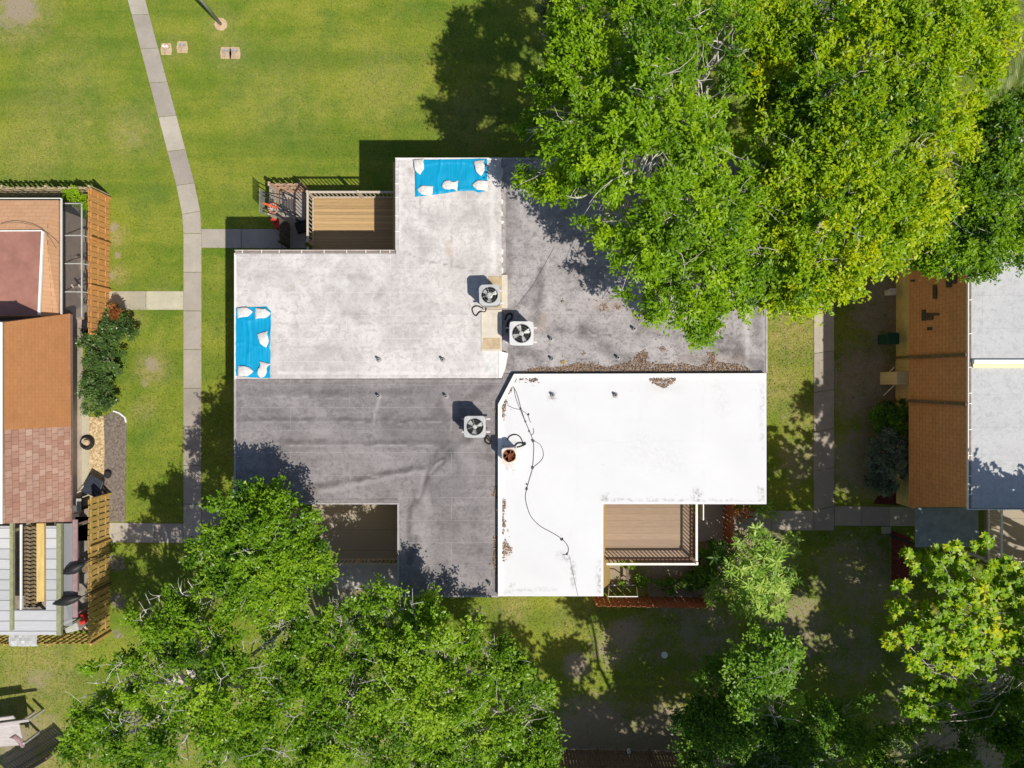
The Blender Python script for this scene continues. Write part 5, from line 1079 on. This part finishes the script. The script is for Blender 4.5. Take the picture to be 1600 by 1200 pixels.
SW4 = [(640, 940, 26, 8.8), (600, 960, 26, 8.6), (585, 1075, 30, 8.4), (610, 975, 36, 8.4), (670, 965, 38, 8.6), (615, 1030, 48, 9), (690, 1015, 56, 9.6, .1), (650, 1080, 56, 9.6, .15), (725, 1075, 54, 9.6, .1), (755, 1010, 34, 8.8), (780, 1050, 42, 8.8), (800, 1110, 46, 8.8), (745, 1140, 50, 9), (670, 1150, 52, 9.2), (610, 1110, 36, 8.6), (830, 1150, 40, 8.4), (815, 1190, 50, 8.4), (730, 1200, 50, 9), (640, 1205, 48, 9), (858, 1195, 30, 7.8), (838, 1090, 24, 8.2)]
tree('oak_tree', 'rounded yellow green oak at the bottom centre below the dark roof', (720, 1080), SW4, 24, 'sw_leaf', tr=.28, dens=76, leafL=.155, leafW=.076, m=18, bare=4, cut=-.08, tint_shift=.08)
SE1 = [(1193, 1012, 24, 6.5), (1215, 1040, 36, 7), (1175, 1050, 34, 6.6), (1225, 1075, 32, 6.6), (1185, 1090, 36, 6.6), (1205, 1110, 28, 6.3), (1233, 1026, 18, 6.6), (1120, 1060, 28, 4.5, -.3), (1105, 1095, 30, 4.2, -.3)]
tree('small_tree', 'upright green tree in the shade below the strap leaved tree', (1180, 1060), SE1, 31, 'dark_leaf', tr=.14, dens=95, leafL=.17, leafW=.10, m=14, ln=.45, spread=.16, cut=-.12, bare=3, tint_shift=.25)
SE2 = [(1100, 1140, 44, 5), (1150, 1150, 48, 5.5), (1210, 1160, 48, 5.5), (1270, 1140, 44, 5.5), (1310, 1170, 40, 5.4), (1120, 1195, 44, 5.2), (1190, 1200, 48, 5.4), (1260, 1200, 48, 5.4), (1320, 1110, 28, 5), (1080, 1190, 30, 4.6)]
tree('dark_tree', 'dark shaded tree spreading along the bottom edge right of the fence', (1200, 1160), SE2, 32, 'dark_leaf', tr=.2, dens=98, leafL=.16, leafW=.085, m=15, ln=.55, spread=.17, cut=-.1, bare=5)
SE3 = [(1490, 1145, 34, 4.6), (1525, 1175, 40, 5), (1435, 1185, 34, 4.2), (1525, 1115, 34, 5), (1380, 1160, 28, 3.8), (1560, 1120, 50, 5.5), (1590, 1180, 50, 5.5), (1540, 1060, 40, 5.2), (1600, 1060, 46, 5.5), (1470, 1090, 36, 5), (1400, 1190, 36, 4), (1470, 1200, 36, 4), (1430, 1150, 24, 4)]
tree('dark_tree', 'dark green tree in the lower right corner', (1580, 1080), SE3, 33, 'dark_leaf', tr=.2, dens=74, leafL=.17, leafW=.09, m=15, ln=.55, spread=.17, cut=-.02, bare=3, tint_shift=.1)
# trees just below and right of the frame whose shade falls over the lower right lawn
rgn = random.Random(8); SH = {0: [], 1: [], 2: []}
for gx_ in range(960, 2180, 62):
    for gy_ in range(1190, 1720, 62):
        if gx_ < 1380 and gy_ < 1345+(1380-gx_)*.10: continue
        z = rgn.uniform(9.8, 12.5); r_ = rgn.uniform(34, 58); x_, y_ = gx_+rgn.uniform(-25, 25), gy_+rgn.uniform(-25, 25)
        if (y_-r_*1.3 < 1212 and x_-r_*1.3 < 1615) or rgn.random() < (.26 if gx_ < 1300 else .36 if gx_ < 1620 else .16): continue
        SH[0 if x_ < 1290 else 1 if x_ < 1620 else 2].append((x_, y_, r_, z))
SH[3] = [(rgn.uniform(1730, 1880), 880+k_*18+rgn.uniform(-15, 15), rgn.uniform(44, 64), rgn.uniform(9.5, 11.8)) for k_ in range(18)]
for k_, (bp, lbx) in enumerate((((1150, 1330), 'large tree standing below the bottom edge left of another'), ((1400, 1330), 'large tree standing below the bottom edge at the right'), ((1600, 1300), 'large tree standing beyond the lower right corner'), ((1700, 900), 'large tree standing beyond the right edge'))):
    tree('shade_tree', lbx, bp, SH[k_], 40+k_, 'dark_leaf', tr=.32, dens=40, leafL=.34, leafW=.17, m=8, ln=.75, spread=.2, cut=-.14, bare=0)

def rosettes(name, label, base, heads, seed, leaf, L, Wd, nl, bark='bark', tr=.09, cat='tree', stem=True, up=.35, group=None, tj=.18, zk=.4):
    """plants whose long leaves radiate from the branch tips: heads = (px,py,z,scale)"""
    rg = np.random.default_rng(seed); b = W(*base); root = thing(name, label, cat, b, group); mb = MB()
    H = [(W(h[0], h[1], h[2]), h[3] if len(h) > 3 else 1.0, h[4] if len(h) > 4 else 0.0) for h in heads]
    zf = max(.15, min(h.z for h, s, t in H)*zk); fork = Vector((b.x, b.y, zf)); limb(mb, b-Vector((0, 0, .1)), fork, tr, tr*.8, rg, 5, .05)
    C, D, N, LL, WW, T = [], [], [], [], [], []
    for hi_, (h, s, ts) in enumerate(H):
        if len(H) > 200 and hi_ % 7: limb(mb, h+(fork-h).normalized()*.45+Vector((0, 0, -.1)), h, .012, .008, rg, 4, .1)
        else: limb(mb, fork, h, tr*(.45 if len(H) < 200 else .2), tr*(.16 if len(H) < 200 else .08), rg, 6, .14); n = nl+int(rg.integers(-2, 3)); t0 = rg.normal(.5+ts, tj)
        for k in range(n):
            an = 6.283*k/n+rg.normal(0, .25); el = rg.normal(up, .25); d = np.array([math.cos(an)*math.cos(el), math.sin(an)*math.cos(el), math.sin(el)]); l = L*s*rg.uniform(.75, 1.2)
            C.append(np.array(h)+d*l*.52); D.append(d); N.append(np.array([-d[0]*d[2], -d[1]*d[2], 1])+rg.normal(0, .25, 3)); LL.append(l); WW.append(Wd*s*rg.uniform(.8, 1.2)); T.append(t0+rg.normal(0, .14))
    mb.build('stem', bark, root)
    leaf_mesh('foliage', leaf, np.array(C), np.array(D), np.array(N), np.array(LL), np.array(WW), np.array(T), root, off=b)
    return root
rgv = np.random.default_rng(77)
hd = []
for (cx, cy, r, n, z) in ((1175, 845, 26, 26, 3.4), (1205, 870, 24, 22, 3.5), (1235, 850, 14, 8, 3.2), (1190, 905, 36, 46, 3.7), (1160, 890, 26, 24, 3.4), (1205, 935, 30, 34, 3.3), (1165, 940, 22, 22, 2.9), (1130, 870, 18, 10, 2.2), (1135, 905, 24, 14, 2.3), (1115, 930, 12, 7, 1.9), (1240, 900, 12, 6, 3.2)):
    for k in range(n):
        an, rr2 = rgv.random()*6.28, r*rgv.random()**.5; hd.append((cx+rr2*math.cos(an), cy+rr2*math.sin(an), z+rgv.normal(0, .25), rgv.uniform(.75, 1.15), -.15 if z < 2.5 else .05))
rosettes('frangipani_tree', 'light green strap leaved tree between the deck and the right footpath', (1175, 890), hd, 51, 'plum_leaf', .40, .085, 10, tr=.11)
hd = []
for (cx, cy, r, n, z, ts) in ((1445, 885, 22, 7, 5.5, .05), (1480, 870, 24, 8, 5.6, .1), (1420, 870, 12, 4, 5.2, .2), (1480, 900, 30, 10, 5.8, 0), (1520, 905, 26, 9, 5.8, .05), (1530, 925, 16, 6, 5.9, .45), (1555, 980, 14, 6, 6, .5), (1500, 935, 34, 14, 6, 0), (1415, 918, 8, 3, 5.2, .1), (1403, 915, 8, 2, 5, 0), (1395, 955, 12, 4, 5.2, .05), (1410, 948, 10, 3, 5.2, 0), (1395, 1000, 14, 6, 5.3, .3), (1440, 990, 26, 11, 5.7, .05), (1480, 985, 30, 13, 6, 0), (1520, 980, 28, 12, 6, .0), (1560, 1010, 26, 11, 5.9, .15), (1500, 1025, 28, 12, 5.8, .1), (1510, 1030, 12, 4, 6, .4), (1450, 1030, 26, 11, 5.5, -.05), (1425, 1035, 14, 5, 5.3, .25), (1540, 1040, 26, 9, 5.7, -.05), (1570, 940, 26, 10, 5.8, .1), (1590, 960, 20, 7, 5.8, 0), (1440, 1090, 26, 16, 5, -.02), (1420, 1100, 18, 10, 4.8, .1), (1470, 1080, 20, 10, 5.2, -.1), (1460, 1110, 20, 10, 4.8, 0), (1505, 1085, 22, 14, 5.2, -.1), (1535, 850, 14, 4, 5.6, .1), (1570, 900, 28, 16, 5.6, 0), (1600, 920, 24, 12, 5.6, .05), (1590, 990, 26, 12, 5.8, .1), (1600, 1030, 24, 10, 5.6, 0), (1470, 1000, 30, 12, 5.5, -.1), (1450, 960, 24, 8, 5.3, -.1)):
    for k in range(int(n*2.8)):
        an, rr2 = rgv.random()*6.28, 1.08*r*rgv.random()**.5; hd.append((cx+rr2*math.cos(an), cy+rr2*math.sin(an), z*1.5+rgv.normal(0, .3), rgv.uniform(.8, 1.2), ts*.8-.04))
rosettes('broad_leaf_tree', 'sparse yellow green broad leaved tree near the navy awning', (1500, 970), hd, 52, 'maple_leaf', .215, .125, 11, zk=.72, tr=.13, up=.12, tj=.09)
def bush(name, label, lobes, seed, leaf, L=.12, Wd=.06, dens=150, group=None, cat='shrub', base=None, **k):
    base = base or (lobes[0][0], lobes[0][1])
    return tree(name, label, base, lobes, seed, leaf, 'bark_dark', dens*1.6, L, Wd, 12, .20, .07, -.5, .05, group, .8, 1, cat=cat, **k)
G1 = 'shrubs along the left building'
bush('shrub', 'dark shrub with orange tipped leaves beside the orange fence', [(185, 500, 18, 1.0), (172, 490, 10, 1.1, .1), (200, 512, 14, .9), (175, 520, 16, 1.2)], 61, 'shrub_leaf', group=G1)
bush('shrub', 'dark green shrub in the middle of the row by the cream wall', [(150, 545, 24, 1.3), (168, 555, 20, 1.1), (140, 570, 18, 1.4), (160, 580, 22, 1.1)], 62, 'shrub_leaf', group=G1)
bush('shrub', 'dark green shrub at the lower end of the row by the pebble bed', [(150, 605, 22, 1.2), (165, 620, 18, 1.0), (145, 635, 12, 1.0), (160, 640, 12, .9), (148, 622, 10, 1.5, .5)], 63, 'shrub_leaf', group=G1)
bush('croton_plant', 'orange and red leaved plant on top of the shrub by the orange fence', [(179, 487, 6, 1.5)], 64, 'red_leaf', L=.18, Wd=.06)
bush('shrub', 'dark shrub against the mustard wall above the grey green one', [(1392, 645, 22, 1.2), (1402, 660, 18, 1.3), (1380, 655, 18, 1.1)], 65, 'dark_leaf', L=.15)
bush('shrub', 'dusty grey green shrub against the mustard wall', [(1378, 700, 22, 1.2), (1396, 690, 20, 1.4), (1372, 730, 22, 1.1), (1395, 725, 24, 1.3), (1385, 755, 18, 1.0), (1366, 750, 12, .9)], 66, 'greyshrub_leaf', L=.13)
bush('vine', 'bright green creeper behind the corner of the orange fence', [(118, 308, 9, 1.6, .2), (128, 318, 9, 1.7, .2), (110, 305, 6, 1.4), (131, 328, 6, 1.5)], 67, 'oak_leaf', L=.12)
bush('shrub', 'low dark shrub beside the redwood fence and frangipani', [(1105, 880, 20, .8), (1120, 860, 14, .9), (1100, 905, 16, .7)], 68, 'dark_leaf')
bush('shrub', 'low shaded plants along the redwood fence', [(1040, 915, 12, .5), (1005, 905, 8, .5), (1075, 910, 14, .6)], 69, 'dark_leaf')
rosettes('croton_plant', 'red and pink leaved plant under the corner of the white roof', (1163, 803), [(1160, 800, .8), (1168, 806, .9), (1157, 810, .7), (1172, 798, .8), (1164, 793, .9), (1150, 800, .6)], 70, 'red_leaf', .28, .07, 10, 'bark_dark', .03, 'plant')
rosettes('arching_plant', 'bright green arching plant under the corner of the white roof', (1195, 797), [(1190, 795, .9), (1198, 790, 1.1), (1185, 800, .8), (1203, 800, .8), (1194, 803, .9), (1210, 806, .6)], 71, 'plum_leaf', .42, .06, 14, 'bark_dark', .03, 'plant', up=.2)
for i, (x, y, lbx) in enumerate(((973, 880, 'small bright green plant below the deck rail'), (987, 885, 'second small bright green plant below the deck rail'), (972, 912, 'small green plant behind the white gate frame'), (1000, 913, 'small green plant right of the white gate frame'), (1287, 838, 'single grass tuft below the right footpath'))):
    rosettes('small_plant', lbx, (x, y), [(x, y, .3), (x+3, y+2, .25), (x-3, y+1, .3)], 80+i, 'oak_leaf', .22, .05, 9, 'bark_dark', .015, 'plant', group='small plants in the lower right yard')
# palm at the top right
def palm(label, base, top, seed, n=16, L=2.6):
    rg = np.random.default_rng(seed); b = W(*base); t = W(*top); root = thing('palm_tree', label, 'palm', b); mb = MB()
    mb.tube([b, b.lerp(t, .5)+Vector((.1, .05, 0)), t], [.2, .15, .13], 10); mb.build('trunk', 'bark_dark', root)
    for k in range(n):
        an = 6.283*k/n+rg.normal(0, .15); el = rg.uniform(.1, .8); d = Vector((math.cos(an)*math.cos(el), math.sin(an)*math.cos(el), math.sin(el))); pts = []; p = t.copy()
        C, D, N = [], [], []
        for s in range(16):
            p = p+d*(L/16); d = (d+Vector((0, 0, -.075))).normalized(); pts.append(p.copy())
            if s > 1:
                side = d.cross(Vector((0, 0, 1))).normalized()
                for sg in (-1, 1):
                    for o_ in (0, .5):
                        dd = (side*sg+d*.75+Vector((0, 0, -.2))).normalized(); l = .55*math.sin(math.pi*(s+2)/19)+.1; C.append(np.array(p+d*(L/16)*o_+dd*l*.5)); D.append(np.array(dd)); N.append(np.array([0, 0, 1.0])+rg.normal(0, .2, 3)*1.0)
        m_ = len(C); l_ = np.array([.55*math.sin(math.pi*(s//4+4)/19)+.12 for s in range(m_)])
        fo = leaf_mesh('frond', 'palm_leaf', np.array(C), np.array(D), np.array(N), l_, np.full(m_, .05), rg.normal(.5, .2, m_), root, off=b)
palm('palm with long grey green fronds at the top right edge', (1560, 110), (1605, 60, 9.6), 91, 18, 2.7)

# ------------------------------------------------------------------ grass blades
rg = np.random.default_rng(5); n = 330000
Q = np.column_stack([rg.uniform(-27.5, 27.5, n), rg.uniform(-21, 21, n)])
keep = ~np.any([in_poly(Q, p) for p in EXCL], 0); Q = Q[keep]
dv = patch(Q, DIRT)+rg.normal(0, .22, len(Q)); Q = Q[dv < .42]; n = len(Q)
th = rg.uniform(0, 6.28, n); el = rg.uniform(.25, 1.1, n)
D = np.column_stack([np.cos(th)*np.cos(el), np.sin(th)*np.cos(el), np.sin(el)]); L = rg.uniform(.05, .12, n)
C = np.column_stack([Q, np.zeros(n)])+D*L[:, None]*.5
gr_o = leaf_mesh('lawn_grass', 'grass', C, D, np.column_stack([rg.normal(0, .5, (n, 2)), np.ones(n)]), L, rg.uniform(.018, .032, n), rg.random(n), None, .1)
at = gr_o.data.attributes.new('dry', 'FLOAT', 'FACE'); at.data.foreach_set('value', np.clip(patch(Q, DRY), 0, 1).astype(np.float32))
tag(gr_o, 'short mown grass covering the lawns', 'grass', kind='stuff')

# fallen leaves on the lawns and roofs under the trees
def fallen(label, areas, z, n, mat='litter', size=.09, seed=0):
    rg = np.random.default_rng(seed); Q = []
    for px, py, r, k in areas:
        th = rg.uniform(0, 6.28, k); rr = r*np.sqrt(rg.random(k)); Q += [tuple(W(px+a*math.cos(b), py+a*math.sin(b), z))[:2] for a, b in zip(rr, th)]
    Q = np.array(Q); n = len(Q); th = rg.uniform(0, 6.28, n); D = np.column_stack([np.cos(th), np.sin(th), rg.normal(0, .1, n)])
    o = leaf_mesh('fallen_leaves', mat, np.column_stack([Q, np.full(n, z+.03)+rg.random(n)*.02]), D, np.column_stack([rg.normal(0, .25, (n, 2)), np.ones(n)]), rg.uniform(.5, 1.5, n)*size, rg.uniform(.2, .6, n)*size, rg.random(n), None)
    tag(o, label, 'fallen leaves', kind='stuff')
fallen('scattered dry leaves over the shaded lawns', [(1330, 960, 110, 900), (1100, 1060, 120, 700), (950, 1020, 90, 350), (1390, 560, 90, 900), (1240, 600, 60, 160), (700, 120, 70, 120), (330, 700, 60, 120), (220, 900, 50, 120), (980, 1165, 90, 700), (1060, 890, 70, 400)], 0.0, 0, seed=1)
fallen('scattered dry leaves on the pale grey roof', [(960, 480, 60, 90), (1080, 520, 90, 120), (900, 360, 60, 60), (1000, 560, 130, 160)], zB, 0, seed=2, size=.06)
